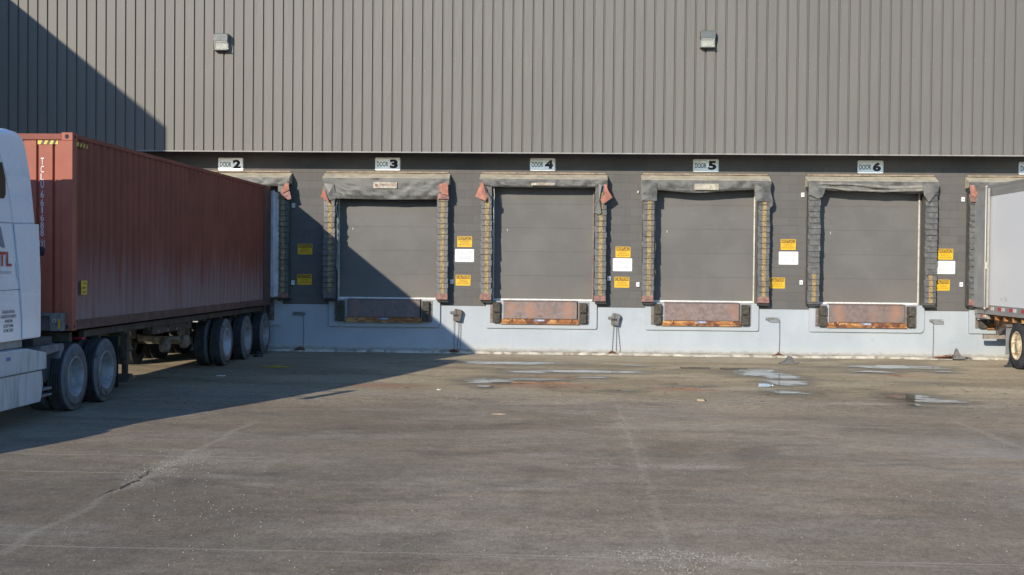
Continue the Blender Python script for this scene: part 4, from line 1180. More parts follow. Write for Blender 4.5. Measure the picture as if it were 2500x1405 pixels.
# ------------------------------------------------------------------ shipping container
XS, XF = -7.10, -9.54
ct = thing('shipping_container', (-8.32, -6.65, 1.16), 'long rust red corrugated shipping container backed up to the dock', 'container')
y0c, y1c, z0c, z1c = -12.70, -.62, 1.165, 4.035
def corr(y):  # trapezoid corrugation depth
    t = (y / .2785) % 1.0
    if t < .26: return 0.
    if t < .50: return (t - .26) / .24
    if t < .76: return 1.
    return 1 - (t - .76) / .24
for (xx, sg) in ((XS - .012, -1), (XF + .012, 1)):
    m = MB(); ys = []
    y = y0c + .16
    n0 = 0
    while y < y1c - .62:
        ys.append(y); y += .2785 * (.26 if n0 % 2 == 0 else .24); n0 += 1
    dep = [0, 0, 1, 1]
    prf = [(yy, dep[i % 4] * .036) for i, yy in enumerate(ys)]
    for (ya, da), (yb, db) in zip(prf, prf[1:]):
        m.face([(xx + sg * da, ya, z0c + .14), (xx + sg * db, yb, z0c + .14), (xx + sg * db, yb, z1c - .055), (xx + sg * da, ya, z1c - .055)])
    m.build('side_panel', CONT, ct)
# end panel strip near the door (flat darker post zone)
for X0, X1 in ((XS - .05, XS - .004), (XF + .004, XF + .05)):
    m = MB(); m.box((X0, y1c - .64, z0c + .14), (X1, y1c - .16, z1c - .055)); m.build('rear_side_panel', CONTD, ct)
fm = MB()
cols = [XS - .13]
xx = XS - .13
prf = [(xx, 0)]
xx = -7.36
prf = [(-7.22, 0.0), (-7.36, 0.0), (-7.365, .045), (-7.40, .045), (-7.405, 0.0)]
base = -7.405
for q in range(9):
    prf += [(base - .085, 0.0), (base - .087, .006), (base - .19, .006), (base - .195, .045), (base - .235, .045), (base - .24, 0.0)]
    base -= .24
    if base < XF + .3: break
prf.append((XF + .12, 0.0))
for (xa, da), (xb, db) in zip(prf, prf[1:]):
    fm.face([(xb, y0c + .03 + db, z0c + .15), (xa, y0c + .03 + da, z0c + .15), (xa, y0c + .03 + da, z1c - .105), (xb, y0c + .03 + db, z1c - .105)])
fm.build('front_wall', CONTF, ct)
rl = MB()
for xa, xb in ((XS - .065, XS), (XF, XF + .065)):
    rl.box((xa, y0c + .178, z1c - .075), (xb, y1c - .178, z1c - .012), bev=.004)
rl.box((XF + .17, y0c + .0, z1c - .105), (XS - .165, y0c + .06, z1c - .018), bev=.004)
rl.build('top_rail', CONT, ct)
br = MB()
for xa, xb in ((XS - .05, XS + .002), (XF - .002, XF + .05)):
    br.box((xa, y0c + .178, z0c + .012), (xb, y1c - .178, z0c + .15), bev=.004)
br.build('bottom_rail', CONTD, ct)
for X0, X1 in ((XS - .155, XS), (XF, XF + .155)):
    ps = MB(); ps.box((X0, y0c + .004, z0c + .118), (X1, y0c + .16, z1c - .118), bev=.006)
    ps.build('front_post', CONTF, ct)
ps = MB()
for X0, X1 in ((XS - .155, XS), (XF, XF + .155)):
    ps.box((X0, y1c - .16, z0c + .118), (X1, y1c, z1c - .118), bev=.006)
ps.box((XF + .16, y1c - .08, z0c + .0), (XS - .16, y1c, z0c + .13))
ps.box((XF + .16, y1c - .08, z1c - .12), (XS - .16, y1c, z1c))
ps.build('rear_post', CONTD, ct)
MB().box((XF + .03, y0c + .05, z1c - .04), (XS - .03, y1c - .05, z1c - .02)).build('roof_panel', CONT, ct)
MB().box((XF + .03, y0c + .06, z0c + .10), (XS - .03, y1c - .05, z0c + .13)).build('floor', CONTD, ct)
for X0, X1 in ((XS - .162, XS + .004), (XF - .004, XF + .162)):
    for Y0, Y1 in ((y0c - .004, y0c + .174), (y1c - .174, y1c + .004)):
        for Z0 in (z0c, z1c - .118):
            m = MB(); m.box((X0, Y0, Z0), (X1, Y1, Z0 + .118), bev=.008)
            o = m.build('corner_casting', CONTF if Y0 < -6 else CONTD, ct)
            h = MB(); zc = Z0 + .06; cxm = (X0 + X1) / 2
            yy = Y0 - .0025 if Y0 < -6 else Y1 + .0025
            for q in range(1): h.lathe([(yy, .001), (yy, .034)], (cxm, 0, zc), 'y', 20)
            for v in h.bm.verts: v.co.x = cxm + (v.co.x - cxm) * .85
            xo = X1 + .0025 if X1 > -8 else X0 - .0025
            n_ = len(h.bm.verts)
            h.lathe([(xo, .001), (xo, .03)], (0, (Y0 + Y1) / 2, zc), 'x', 20)
            h.build('casting_hole', SEAM, o)
# open grey rear door leaf, swung back to the dock seal
dm = MB()
dA, dB = Vector((XS + .02, y1c + .012, 0)), Vector((-6.90, -.09, 0))
dirv = (dB - dA); nrm = Vector((dirv.y, -dirv.x, 0)).normalized()
nn = 12
def dpt(t, off, z): 
    p = dA + dirv * t + nrm * off; return (p.x, p.y, z)
for za, zb in ((1.36, 3.93),):
    ts = [0, .06, .10, .16, .92, .96, 1.0]
    of = [.03, .03, 0., 0., 0., .03, .03]
    for i in range(6):
        dm.face([dpt(ts[i], of[i], za), dpt(ts[i + 1], of[i + 1], za), dpt(ts[i + 1], of[i + 1], zb - .06 * ts[i + 1]), dpt(ts[i], of[i], zb - .06 * ts[i])])
    dm.face([dpt(0, .03, za), dpt(0, -.03, za), dpt(0, -.03, zb), dpt(0, .03, zb)])
    dm.face([dpt(0, .03, za), dpt(1, .03, za), dpt(1, -.03, za), dpt(0, -.03, za)])
    dm.face([dpt(0, .03, zb), dpt(1, .03, zb - .06), dpt(1, -.03, zb - .06), dpt(0, -.03, zb)])
    dm.face([dpt(0, -.03, za), dpt(1, -.03, za), dpt(1, -.03, zb - .06), dpt(0, -.03, zb)])
do_ = dm.build('rear_door', CONTG, ct)
MB().tube([dpt(.03, .045, 1.34), dpt(.03, .045, 3.95)], .014, 8).build('lock_rod', SIGNBR, do_)
# lettering down the front wall
le = MB(); yL = y0c + .0245 + .004
for chh, z_ in zip('TCLU661688', (3.62, 3.505, 3.393, 3.285, 3.142, 3.022, 2.918, 2.80, 2.69, 2.586)):
    le.add_text(chh, -7.553, z_, .098, yL, width=.048 if chh != '1' else .018, bold=.006)
le.add_text('2', -7.553, 2.42, .085, yL, width=.045, bold=.006)
for a, b2 in (((-.038, -.06), (.038, -.055)), ((-.038, .055), (.038, .06)), ((-.038, -.06), (-.033, .06)), ((.033, -.06), (.038, .06))):
    le.box((-7.553 + a[0], yL - .001, 2.42 + a[1]), (-7.553 + b2[0], yL + .001, 2.42 + b2[1]))
le.build('lettering', SIGNBR, ct)
def hazard(mb1, mb2, fn, L, H, n):
    for i in range(n):
        t0, t1 = i / n, (i + 1) / n; sh = .6 / n
        q = [(max(0, t0), 0), (min(1, t1), 0), (min(1, t1 + sh), 1), (min(1, t0 + sh), 1)] if i else [(0, 0), (t1, 0), (min(1, t1 + sh), 1), (0, 1)]
        (mb1 if i % 2 == 0 else mb2).face([fn(*p) for p in q])
for nm, fn in (('front_hazard_tape', lambda u, v: (-7.62 + .30 * u, y0c + .022, 3.865 + .055 * v)), ('side_hazard_tape', lambda u, v: (XS + .001, -12.55 + .42 * u, 3.85 + .06 * v))):
    a, b2 = MB(), MB()
    hazard(a, b2, fn, 1, 1, 7)
    o = a.build(nm, HAZY, ct, recalc=False); b2.build('black_stripes', HAZK, o, recalc=False)
st = MB(); st.box((XS - .002, -12.36, 1.68), (XS + .004, -12.14, 1.89)); so_ = st.build('yellow_notice', HAZY, ct)
le = MB(); 
for q, t_x in enumerate(('TARE', 'MAX', 'NET WT')): le.add_text(t_x, -12.25, 1.85 - q * .065, .03, XS + .006, width=.14, plane='x', bold=.01)
le.build('lettering', SIGNLINE, so_)

# ------------------------------------------------------------------ container chassis
ch = thing('container_chassis', (-8.32, -6.6, 0), 'dark steel container chassis with three rear axles under the red container', 'trailer')
fr = MB()
for xr_ in (-7.95, -8.70):
    fr.box((xr_ - .06, -12.4, .80 + .15), (xr_ + .06, -.85, 1.15), bev=.005)
for yy in [-12.3 + i * 1.15 for i in range(11)]:
    fr.box((-9.35, yy - .05, .98), (-7.28, yy + .05, 1.12))
fr.box((-7.32, -11.9, 1.03), (-7.24, -.9, 1.13)); fr.box((-9.40, -11.9, 1.03), (-9.32, -.9, 1.13))
fr.build('main_frame', CHAS, ch)
bl = MB(); bl.box((-9.50, -12.86, 1.385), (-7.18, -12.70, 1.425), bev=.004); bl.box((-9.50, -12.76, 1.17), (-7.36, -12.74, 1.385))
bl.box((-7.36, -12.86, 1.17), (-7.18, -12.72, 1.385), bev=.006); bl.box((-7.66, -12.86, 1.17), (-7.60, -12.76, 1.385))
bo = bl.build('front_bolster', CHASL, ch)
MB().box((-7.235, -12.872, 1.20), (-7.205, -12.861, 1.34), bev=.003).build('marker_light', HAZY, bo)
MB().lathe([(-12.864, .028), (-12.868, .028), (-12.868, .02), (-12.864, .02)], (-7.29, 0, 1.32), 'y', 18).build('round_mark', SIGNW, bo)
rb = MB(); rb.box((-9.4, -.82, .98), (-7.2, -.66, 1.16), bev=.004); rb.box((-7.28, -.80, .62), (-7.16, -.68, 1.0)); rb.build('rear_bolster', CHAS, ch)
bxm = MB(); bxm.box((-7.42, -8.6, .88), (-7.30, -6.30, 1.02), bev=.01); bxm.build('tool_box', mat('tool_box_paint', (.10, .065, .05), .7, var=.3), ch)
for i in range(3):
    MB().box((-7.298, -8.35 + i * .52, .895), (-7.29, -8.25 + i * .52, .945)).build('reflector', CHASL, ch)
# landing gear
for xl_ in (-7.55, -9.05):
    lg = MB(); lg.box((xl_ - .06, -9.35, .50), (xl_ + .06, -9.22, 1.1), bev=.006); lg.box((xl_ - .045, -9.33, .18), (xl_ + .045, -9.24, .55), bev=.004)
    lg.prism([(-9.28 - .06, .24), (-9.28 + .06, .24), (-9.28 + .16, .10), (-9.28 - .16, .10)], 'x', xl_ - .11, xl_ + .11, bev=.005)
    lg.tube([(xl_, -9.2, 1.0), (xl_ + .02, -8.5, 1.08)], .025, 6)
    lg.build('landing_leg', CHAS, ch)
for (xx, yy, zz, rr, hh) in ((-8.1, -8.0, .75, .12, .3), (-8.5, -7.6, .78, .1, .25)):
    gg = MB(); gg.lathe([(-hh / 2, .001), (-hh / 2, rr), (hh / 2, rr), (hh / 2, .001)], (xx, yy, zz), 'x', 16); gg.build('air_tank', AXLE, ch)
gg = MB()
gg.tube([(-7.9, -8.6, .95), (-7.7, -8.5, .6), (-7.9, -8.2, .55), (-8.0, -8.0, .8)], .02, 6)
gg.build('brake_hose', AXLE, ch)
for i, ya in enumerate((-4.49, -2.80, -1.12)):
    ax = MB(); ax.tube([(-9.35, ya, .5), (-7.3, ya, .5)], .065, 10)
    ax.build('axle', AXLE, ch)
    sp = MB()
    for xs_ in (-7.85, -8.8):
        sp.box((xs_ - .04, ya - .55, .62), (xs_ + .04, ya + .55, .67)); sp.box((xs_ - .06, ya - .1, .48), (xs_ + .06, ya + .1, .72), bev=.006)
        sp.box((xs_ - .05, ya - .86, .60), (xs_ + .05, ya - .78, .97))
    sp.build('spring', CHAS, ch)
    for out, xa_, xb_ in ((1, -7.08, -7.41), (-1, -9.56, -9.23)):
        wheel(ch, xa_, ya, .50, out, rm=mat('chassis_rim', (.46, .48, .50), .5, .2, var=.1) if i == 0 and out == 1 else RIM, mt=TYRED)
        wheel(ch, xb_, ya, .50, out, mt=TYRED, lugs=False)
# air suspension and brake parts in front of the first axle
su = MB()
su.tube([(-8.6, -5.6, .62), (-7.75, -5.6, .62)], .06, 10)
su.lathe([(-.09, .001), (-.09, .13), (-.02, .15), (.05, .13), (.09, .06), (.09, .001)], (-7.72, -6.6, .56), 'x', 18)
su.lathe([(-.09, .001), (-.09, .13), (-.02, .15), (.05, .13), (.09, .06), (.09, .001)], (-7.72, -5.35, .56), 'x', 18)
su.box((-7.80, -5.55, .60), (-7.70, -5.45, 1.0)); su.box((-7.80, -5.2, .60), (-7.70, -5.12, 1.0))
su.box((-7.78, -7.0, .90), (-7.66, -5.2, .99), bev=.006)
su.prism([(-5.75, .92), (-5.45, .92), (-5.45, .62), (-5.55, .62)], 'x', -7.79, -7.72)
su.build('suspension_bracket', AXLE, ch)
mf = MB(); mf.box((-7.70, -5.30, .25), (-7.12, -5.29, .9)) if False else None
mfm = MB()
mfm.box((-7.70, -.62, .30), (-7.30, -.61, .95)); mfm.build('mud_flap', BLACKPL, ch)

# ------------------------------------------------------------------ tractor
tk = thing('semi_truck', (-8.32, -15.0, 0), 'white sleeper cab semi truck at the left edge, hitched to the red container load', 'truck')
XT = -7.10; XL = -9.54
side = [(-13.80, 1.14), (-13.80, 1.9), (-13.87, 2.69), (-13.96, 3.30), (-14.08, 3.68), (-14.17, 3.82), (-14.32, 3.875), (-14.6, 3.88), (-15.1, 3.84), (-15.6, 3.62), (-16.3, 3.22), (-16.6, 2.95),
        (-17.0, 2.55), (-17.15, 2.2), (-17.3, 1.9), (-17.35, 1.14)]
cb = MB()
# cab body: side outline extruded, sides pulled in towards the roof
cb.prism(side, 'x', XL, XT)
bmesh.ops.subdivide_edges(cb.bm, edges=[e for e in cb.bm.edges if abs(e.verts[0].co.x - e.verts[1].co.x) > 1], cuts=1)
bmesh.ops.bevel(cb.bm, geom=[e for e in cb.bm.edges if min(v.co.z for v in e.verts) > 2.6 and abs(e.verts[0].co.x - e.verts[1].co.x) < .01 and abs(abs(e.verts[0].co.x + 8.32) - 1.22) < .01 and len(e.link_faces) == 2 and any(abs(f.normal.x) > .9 for f in e.link_faces)] , offset=.10, segments=5, profile=.5, affect='EDGES')
for v in cb.bm.verts:
    if v.co.z > 2.5:
        v.co.x = -8.32 + (v.co.x + 8.32) * (1 - .030 * (v.co.z - 2.5))
body = cb.build('cab_body', WHITEP, tk, smooth=False)
for p in body.data.polygons: p.use_smooth = abs(p.normal.x) < .97 and p.area < .4
def side_pt(y, z, off=.004):
    x = XT if z <= 2.5 else -8.32 + 1.22 * (1 - .030 * (z - 2.5))
    return (x + off, y, z)
def ribbon(mb, pts, w_=.008, off=.003, vertical=True):
    for (ya, za), (yb, zb) in zip(pts, pts[1:]):
        if vertical: q = [side_pt(ya - w_ / 2, za, off), side_pt(ya + w_ / 2, za, off), side_pt(yb + w_ / 2, zb, off), side_pt(yb - w_ / 2, zb, off)]
        else: q = [side_pt(ya, za - w_ / 2, off), side_pt(yb, zb - w_ / 2, off), side_pt(yb, zb + w_ / 2, off), side_pt(ya, za + w_ / 2, off)]
        mb.face(q)
sm = MB()
ribbon(sm, [(-14.36, 1.15), (-14.36, 1.41), (-14.41, 1.73), (-14.48, 2.1), (-14.60, 2.66), (-14.68, 3.0), (-14.78, 3.31), (-14.98, 3.62), (-15.2, 3.75)], .006)
ribbon(sm, [(-13.875, 2.685), (-14.60, 2.66), (-15.6, 2.66)], .006, vertical=False)
ribbon(sm, [(-14.40, 1.80), (-15.6, 1.79)], .006, vertical=False)
ribbon(sm, [(-15.62, 1.15), (-15.62, 2.9)], .012)
sm.build('panel_seam', SEAM, body)
# side extender: slight step proud of the cab behind the seam
ex = MB()
po = [(-13.795, 1.15), (-13.795, 1.9), (-13.865, 2.67), (-14.585, 2.645), (-14.47, 2.1), (-14.40, 1.73), (-14.35, 1.41), (-14.35, 1.15)]
ex.prism(po[::-1], 'x', XT - .01, XT + .016, bev=.006)
ex.build('side_extender', WHITEP, tk)
wi = MB()
wp = [(-14.86, 3.42), (-14.78, 3.22), (-14.79, 3.02), (-14.84, 2.965), (-15.25, 2.965), (-15.30, 3.0), (-15.30, 3.38), (-15.25, 3.43)]
v_ = [side_pt(y, z, .006) for y, z in wp]; wi.face(v_)
vb = [side_pt(y, z, -.02) for y, z in wp]
for i in range(len(wp)):
    j = (i + 1) % len(wp); wi.face([v_[i], v_[j], vb[j], vb[i]])
wi.build('window', GLASS, tk)
dr = MB(); ribbon(dr, [(-15.75, 2.05), (-15.75, 2.9)], .02)
wp = [(-15.75, 2.15), (-15.75, 2.85), (-16.35, 2.85), (-16.75, 2.15)]
dr.face([side_pt(y, z, .006) for y, z in wp]); dr.build('door_window', GLASS, tk)
ws = MB(); ws.face([(XL + .2, -17.02, 2.55), (XT - .2, -17.02, 2.55), (XT - .25, -16.63, 2.95), (XL + .25, -16.63, 2.95)])
ws.build('windscreen', GLASS, tk)
le = MB(); le.add_text('TL', -14.655, 2.195, .185, XT + .006, width=.36, plane='x', align='r', bold=.02)
le.add_text('CN', -15.10, 2.195, .185, XT + .006, width=.36, plane='x', align='r', bold=.02)
le.build('red_lettering', REDT, body)
em = MB(); em.face([(XT + .006, -14.84, 2.33), (XT + .006, -14.97, 2.60), (XT + .006, -15.25, 2.60), (XT + .006, -15.25, 2.33 + .12)]); em.build('grey_emblem', GREYT, body)
le = MB(); le.add_text('we drive the distance', -14.67, 2.03, .05, XT + .006, width=.9, plane='x', align='r'); le.build('slogan', PALET, body)
le = MB()
for q, (t_x, wd) in enumerate((('CANADIAN NATIONAL', .36), ('TRANSPORTATION LIMITED', .44), ('WINNIPEG MB', .22), ('US DOT 534866', .28), ('ICC MC 218871', .27))):
    le.add_text(t_x, -14.74, 1.52 - q * .060, .042, XT + .006, width=wd, plane='x', bold=.01)
le.build('registration_lettering', BLKT, body)
sc_t = MB(); sc_t.prism([(-14.53, 2.16), (-14.50, 2.16), (-14.46, 1.96), (-14.49, 1.95)], 'x', XT + .003, XT + .006); sc_t.build('reflective_tape', SIGNBR, body)
# lower fairings
lf = MB()
lf.prism([(-16.8, 1.03), (-14.31, 1.02), (-13.72, .93), (-13.72, .705), (-16.8, .705)], 'x', -7.6, -7.03, bev=.02)
lfo = lf.build('tank_fairing', WHITED, tk)
lf = MB(); lf.prism([(-16.8, .70), (-13.80, .69), (-13.76, .5), (-13.84, .265), (-16.8, .27)], 'x', -7.6, -7.06, bev=.02); lf.build('fairing_skirt', WHITED, tk)
MB().box((-7.028, -14.95, .90), (-7.024, -14.83, .945)).build('blue_sticker', BLUEP, lfo)
lf = MB(); lf.box((-8.9, -16.8, 1.03), (-7.16, -14.20, 1.145), bev=.01); lf.build('step_panel', mat('tan_step', (.42, .38, .34), .6, var=.2, dirt=(.25, .20, .16), dvar=.7, ds=5), tk)
MB().box((-7.158, -14.90, 1.06), (-7.155, -14.86, 1.11)).build('marker_light', TRED, tk)
# frame rails and deck behind the cab
fr = MB()
for xr_ in (-7.9, -8.75): fr.box((xr_ - .045, -16.8, .72), (xr_ + .045, -10.6, .98), bev=.004)
for yy in (-13.4, -12.0, -10.7): fr.box((-8.7, yy - .05, .76), (-7.95, yy + .05, .92))
fr.build('frame_rail', CHAS, tk)
fw = MB(); fw.prism([(-12.7, 1.0), (-12.5, 1.12), (-11.4, 1.12), (-11.1, 1.0)], 'x', -8.75, -7.9, bev=.01); fw.build('fifth_wheel', CHAS, tk)
hr = MB(); hr.tube([(-7.6, -13.75, 2.32), (-7.35, -13.70, 2.33), (-7.12, -13.62, 2.31)], [.05, .055, .05], 12)
hr.lathe([(-.05, .001), (-.05, .06), (.04, .065), (.06, .03), (.06, .001)], (-7.17, -13.62, 2.31), 'x', 16)
hr.build('air_horn', BLACKPL, tk)
# quarter fender and boxes
qf = MB()
qf.prism([(-13.66, 1.0), (-12.90, 1.0), (-12.86, .965), (-12.93, .6), (-13.0, .46), (-13.08, .44), (-13.04, .62), (-13.0, .90), (-13.66, .86)], 'x', -7.72, -7.14, bev=.012)
qf.build('quarter_fender', GREYPL, tk)
qb = MB(); qb.box((-7.78, -13.7, .48), (-7.25, -13.06, .86), bev=.02); qb.box((-7.7, -13.72, 1.005), (-7.22, -13.1, 1.11), bev=.01); qb.build('battery_box', mat('dark_box', (.06, .062, .065), .7, var=.3), tk)
stp = MB(); stp.box((-7.6, -13.72, .38), (-7.16, -13.25, .415), bev=.006); stp.box((-7.3, -13.7, .30), (-7.14, -13.3, .33), bev=.005); stp.build('step', CHASL, tk)
tank = MB(); tank.lathe([(-15.6, .001), (-15.6, .28), (-13.9, .28), (-13.86, .001)], (-7.75, 0, .62), 'y', 24); tank.build('fuel_tank', CHASL, tk)
mt_ = MB(); mt_.box((-7.72, -10.78, .16), (-7.12, -10.765, .98), bev=.004); mt_.box((-9.5, -10.78, .16), (-8.92, -10.765, .98), bev=.004); mt_.build('mud_flap', BLACKPL, tk)
MB().box((-7.35, -12.05, 1.005), (-7.20, -11.93, 1.03), bev=.004).build('tail_light', TRED, tk)
for ya in (-12.62, -11.42):
    ax = MB(); ax.tube([(-9.3, ya, .5), (-7.3, ya, .5)], .08, 10); ax.build('axle', CHAS, tk)
    for out, xa_, xb_ in ((1, -7.06, -7.39), (-1, -9.58, -9.25)):
        wheel(tk, xa_, ya, .495, out, mt=TYRED, dish=.15); wheel(tk, xb_, ya, .495, out, mt=TYRED, lugs=False)
for out, xa_ in ((1, -7.12), (-1, -9.52)): wheel(tk, xa_, -18.2, .5, out, dish=-.04, name='front_wheel')
hd = MB(); hd.prism([(-17.34, 1.75), (-17.34, .55), (-19.0, .45), (-19.05, 1.0), (-18.8, 1.35), (-18.0, 1.62)], 'x', -9.15, -7.50, bev=.08); hd.build('hood', WHITEP, tk)
fe = MB(); fe.lathe([(-.4, .60), (0, .60), (0, .55), (-.4, .55), (-.4, .60)], (-7.15, -18.2, .5), 'x', 24, a0=0, a1=math.pi)
fe.lathe([(.4, .60), (0, .60), (0, .55), (.4, .55), (.4, .60)], (-9.49, -18.2, .5), 'x', 24, a0=0, a1=math.pi); fe.build('front_fender', WHITEP, tk)
bm_ = MB(); bm_.box((-9.5, -19.25, .30), (-7.2, -19.02, .62), bev=.04); bm_.build('bumper', CHASL, tk)
for xx in (-7.42, -9.22): MB().box((xx - .12, -19.0, .75), (xx + .12, -18.9, .95), bev=.03).build('headlight', LENS, tk)
for sx, xx in ((1, XT + .42), (-1, XL - .42)):
    mr = MB(); mr.box((xx - .08, -17.10, 2.02), (xx + .08, -16.99, 2.47), bev=.02); mr.tube([(xx - sx * .5, -16.9, 2.4), (xx, -17.05, 2.40)], .015, 6); mr.tube([(xx - sx * .5, -16.9, 2.1), (xx, -17.05, 2.1)], .015, 6)
    mr.build('mirror', BLACKPL, tk)

# ------------------------------------------------------------------ white box trailer at the right
XR = 9.92; XRR = 12.52
tr = thing('box_trailer', (11.2, -5, 0), 'white box trailer at the right edge with its grey rear door folded open', 'trailer')
yb, yf = -.18, -14.6
m = MB(); m.box((XR + .012, yf, 1.36), (XRR - .012, yb - .10, 3.90)); m.build('side_walls', TRAILW, tr)
m = MB(); m.box((XR, yf, 3.895), (XRR, yb - .10, 4.15), bev=.01); m.box((XR - .006, yf, 4.10), (XRR + .006, yb - .10, 4.155), bev=.004); m.box((XR - .004, yf, 3.99), (XR, yb - .1, 4.0)); m.build('top_rail', TRAILR, tr)
m = MB(); m.box((XR - .006, yf, 1.145), (XRR + .006, yb - .10, 1.362), bev=.006); m.box((XR - .010, yf, 1.335), (XR - .005, yb - .1, 1.352)); m.build('bottom_rail', TRAILR, tr)
m = MB(); m.box((XR - .012, yb - .10, 1.13), (XR + .10, yb, 4.15), bev=.008); m.box((XRR - .10, yb - .10, 1.13), (XRR + .012, yb, 4.15), bev=.008)
m.box((XR + .1, yb - .10, 4.0), (XRR - .1, yb, 4.15)); m.box((XR + .1, yb - .1, 1.13), (XRR - .1, yb, 1.32)); m.build('rear_frame', TRAILR, tr)
# folded-back door leaf
dA = Vector((XR - .06, yb - .01, 0)); dB = Vector((XR - .075, -1.22, 0))
m = MB(); m.box((XR - .085, -1.20, 1.315), (XR - .045, yb - .02, 4.06), bev=.004)
dl = m.build('rear_door', TRAILD, tr)
m = MB(); m.box((XR - .092, -1.23, 1.30), (XR - .040, -1.195, 4.075), bev=.004); m.box((XR - .088, -1.195, 1.295), (XR - .042, yb - .02, 1.318)); m.box((XR - .088, -1.195, 4.055), (XR - .042, yb - .02, 4.08))
m.build('door_edge', TRAILR, dl)
m = MB(); m.tube([(XR - .115, -1.17, 1.28), (XR - .115, -1.17, 4.12)], .016, 8); m.box((XR - .13, -1.20, 1.27), (XR - .10, -1.14, 1.31)); m.box((XR - .13, -1.20, 4.10), (XR - .10, -1.10, 4.135)); m.build('lock_rod', POLEC, dl)
for zz in (1.6, 2.35, 3.1, 3.8):
    MB().box((XR - .05, yb - .12, zz), (XR - .015, yb + .0, zz + .09), bev=.004).build('hinge', STEEL, dl)
m = MB(); m.box((XR - .13, -1.24, 2.2), (XR - .10, -1.20, 2.36), bev=.004); m.build('latch_handle', POLEC, dl)
i = 0
for ys_ in (-1.42, -1.95 + .0, -2.42, -2.95, -3.5, -4.1, -4.7):
    pass
for ys_ in (-1.30, -1.98, -2.70, -3.42, -4.14, -4.86):
    if ys_ < -1.4: MB().box((XR - .012, ys_ - .0, 1.245), (XR - .0065, ys_ + .23, 1.325)).build('red_reflector', TRED, tr)
    else: MB().box((XR - .012, ys_ + .13, 1.245), (XR - .0065, ys_ + .20, 1.325)).build('red_reflector', TRED, tr)
    MB().box((XR - .012, ys_ - .19, 1.245), (XR - .0065, ys_ - .004, 1.325)).build('white_reflector', TWHT, tr)
le = MB()
for q, t_x in enumerate(('5341', '102')):
    le.add_text(t_x, -2.00 - .28 * q, 1.52, .05 if q else .10, XR + .009, width=.14, plane='x')
for v in le.bm.verts: v.co.y = -2.1 - (v.co.y + 2.1)
bmesh.ops.reverse_faces(le.bm, faces=le.bm.faces[:])
le.build('unit_number', SIGNGREY, tr, recalc=False)
# under the tail: cross member, lights, guard
m = MB(); m.box((XR + .02, -.95, 1.03), (XR + .10, yb, 1.13), bev=.004); m.box((XR + .04, -.30, .98), (XRR - .04, -.22, 1.13)); m.build('rear_sill', TRAILR, tr)
tl = MB(); tl.box((XR + .0, -.72, 1.065), (XR + .03, -.56, 1.12), bev=.006); tl.build('tail_light', TRED, tr)
MB().box((XR + .0, -.90, 1.065), (XR + .028, -.74, 1.12), bev=.006).build('clearance_light', mat('amber_light', (.9, .62, .35), .4), tr)
m = MB()
for xx in (XR + .42, XRR - .42):
    m = MB(); m.box((xx - .03, -.60, .56), (xx + .03, -.50, 1.1)); m.prism([(-.6, 1.05), (-1.6, 1.05), (-.6, .60)], 'x', xx - .02, xx + .02)
    m.build('guard_post', STEEL, tr)
m = MB(); m.box((XR + .06, -.66, .545), (XRR - .06, -.56, .645), bev=.005); m.build('rear_guard', TIMB, tr)
m = MB(); m.box((XR + .35, -13, .86), (XR + .47, -.5, 1.12)); m.box((XRR - .47, -13, .86), (XRR - .35, -.5, 1.12))
for q in range(9): m.box((XR + .05, -.9 - q * .55, 1.02), (XRR - .05, -.84 - q * .55, 1.12))
m.build('slider_frame', RUST, tr)
for ya in (-2.78, -4.02):
    ax = MB(); ax.tube([(XR + .25, ya, .52), (XRR - .25, ya, .52)], .07, 10); ax.build('axle', CHAS, tr)
    for out, xa_, xb_ in ((-1, XR + .04, XR + .36), (1, XRR - .04, XRR - .36)):
        wheel(tr, xa_, ya, .52, out, mt=TYRED, rm=RIMR, dish=.055); wheel(tr, xb_, ya, .52, out, mt=TYRED, rm=RIMR, lugs=False)
m = MB(); m.box((XR + .05, -2.13, .28), (XR + .6, -2.115, .92), bev=.004); m.build('mud_flap', GREYPL, tr)
m = MB(); m.box((XR + .04, -2.20, .90), (XR + .62, -2.05, .965), bev=.004); m.build('flap_bar', STEEL, tr)
m = MB(); m.box((XR + .3, -12.2, .25), (XR + .45, -12.05, 1.1)); m.box((XRR - .45, -12.2, .25), (XRR - .3, -12.05, 1.1)); m.box((XR + .25, -12.25, .0), (XR + .5, -12.0, .25)); m.box((XRR - .5, -12.25, .0), (XRR - .25, -12.0, .25)); m.build('landing_leg', STEEL, tr)

# ------------------------------------------------------------------ puddles and litter
def blob(cx, cy, rx, ry, seed, n=72, rag=.35, holes=0):
    pts = []
    for i in range(n):
        a = 2 * math.pi * i / n
        r = 1 + rag * (vnoise(math.cos(a) * 2.2 + seed, math.sin(a) * 2.2 + seed) - .5) * 2 + rag * .5 * (vnoise(math.cos(a) * 7 + seed, math.sin(a) * 7) - .5) * 2
        pts.append((cx + rx * r * math.cos(a), cy + ry * r * math.sin(a), .005))
    return [(p[0], p[1], .0045 + .0007 * (seed / 3.7 % 20)) for p in pts]
for i, (cx, cy, rx, ry) in enumerate(PUDDLES):
    m = MB(); m.face(blob(cx, cy, rx * 1.25, ry * 1.35, i * 3.7)); tag(m.build('puddle', WATER, recalc=False, loc=(cx, cy, 0)), 'shallow puddle reflecting the dock wall', 'puddle', 'puddles in front of the dock', 'structure')
s = thing('plastic_bottle', (3.70, -7.72, 0), 'clear plastic water bottle with blue label lying beside a puddle', 'bottle')
m = MB(); m.lathe([(-.13, .001), (-.13, .034), (-.12, .038), (.04, .038), (.08, .025), (.10, .014), (.12, .014), (.12, .001)], (3.70, -7.72, .040), 'x', 16); m.build('bottle_body', BOTTLE, s)
MB().lathe([(-.06, .0395), (.01, .0395)], (3.70, -7.72, .040), 'x', 16).build('label', BLUEL, s)
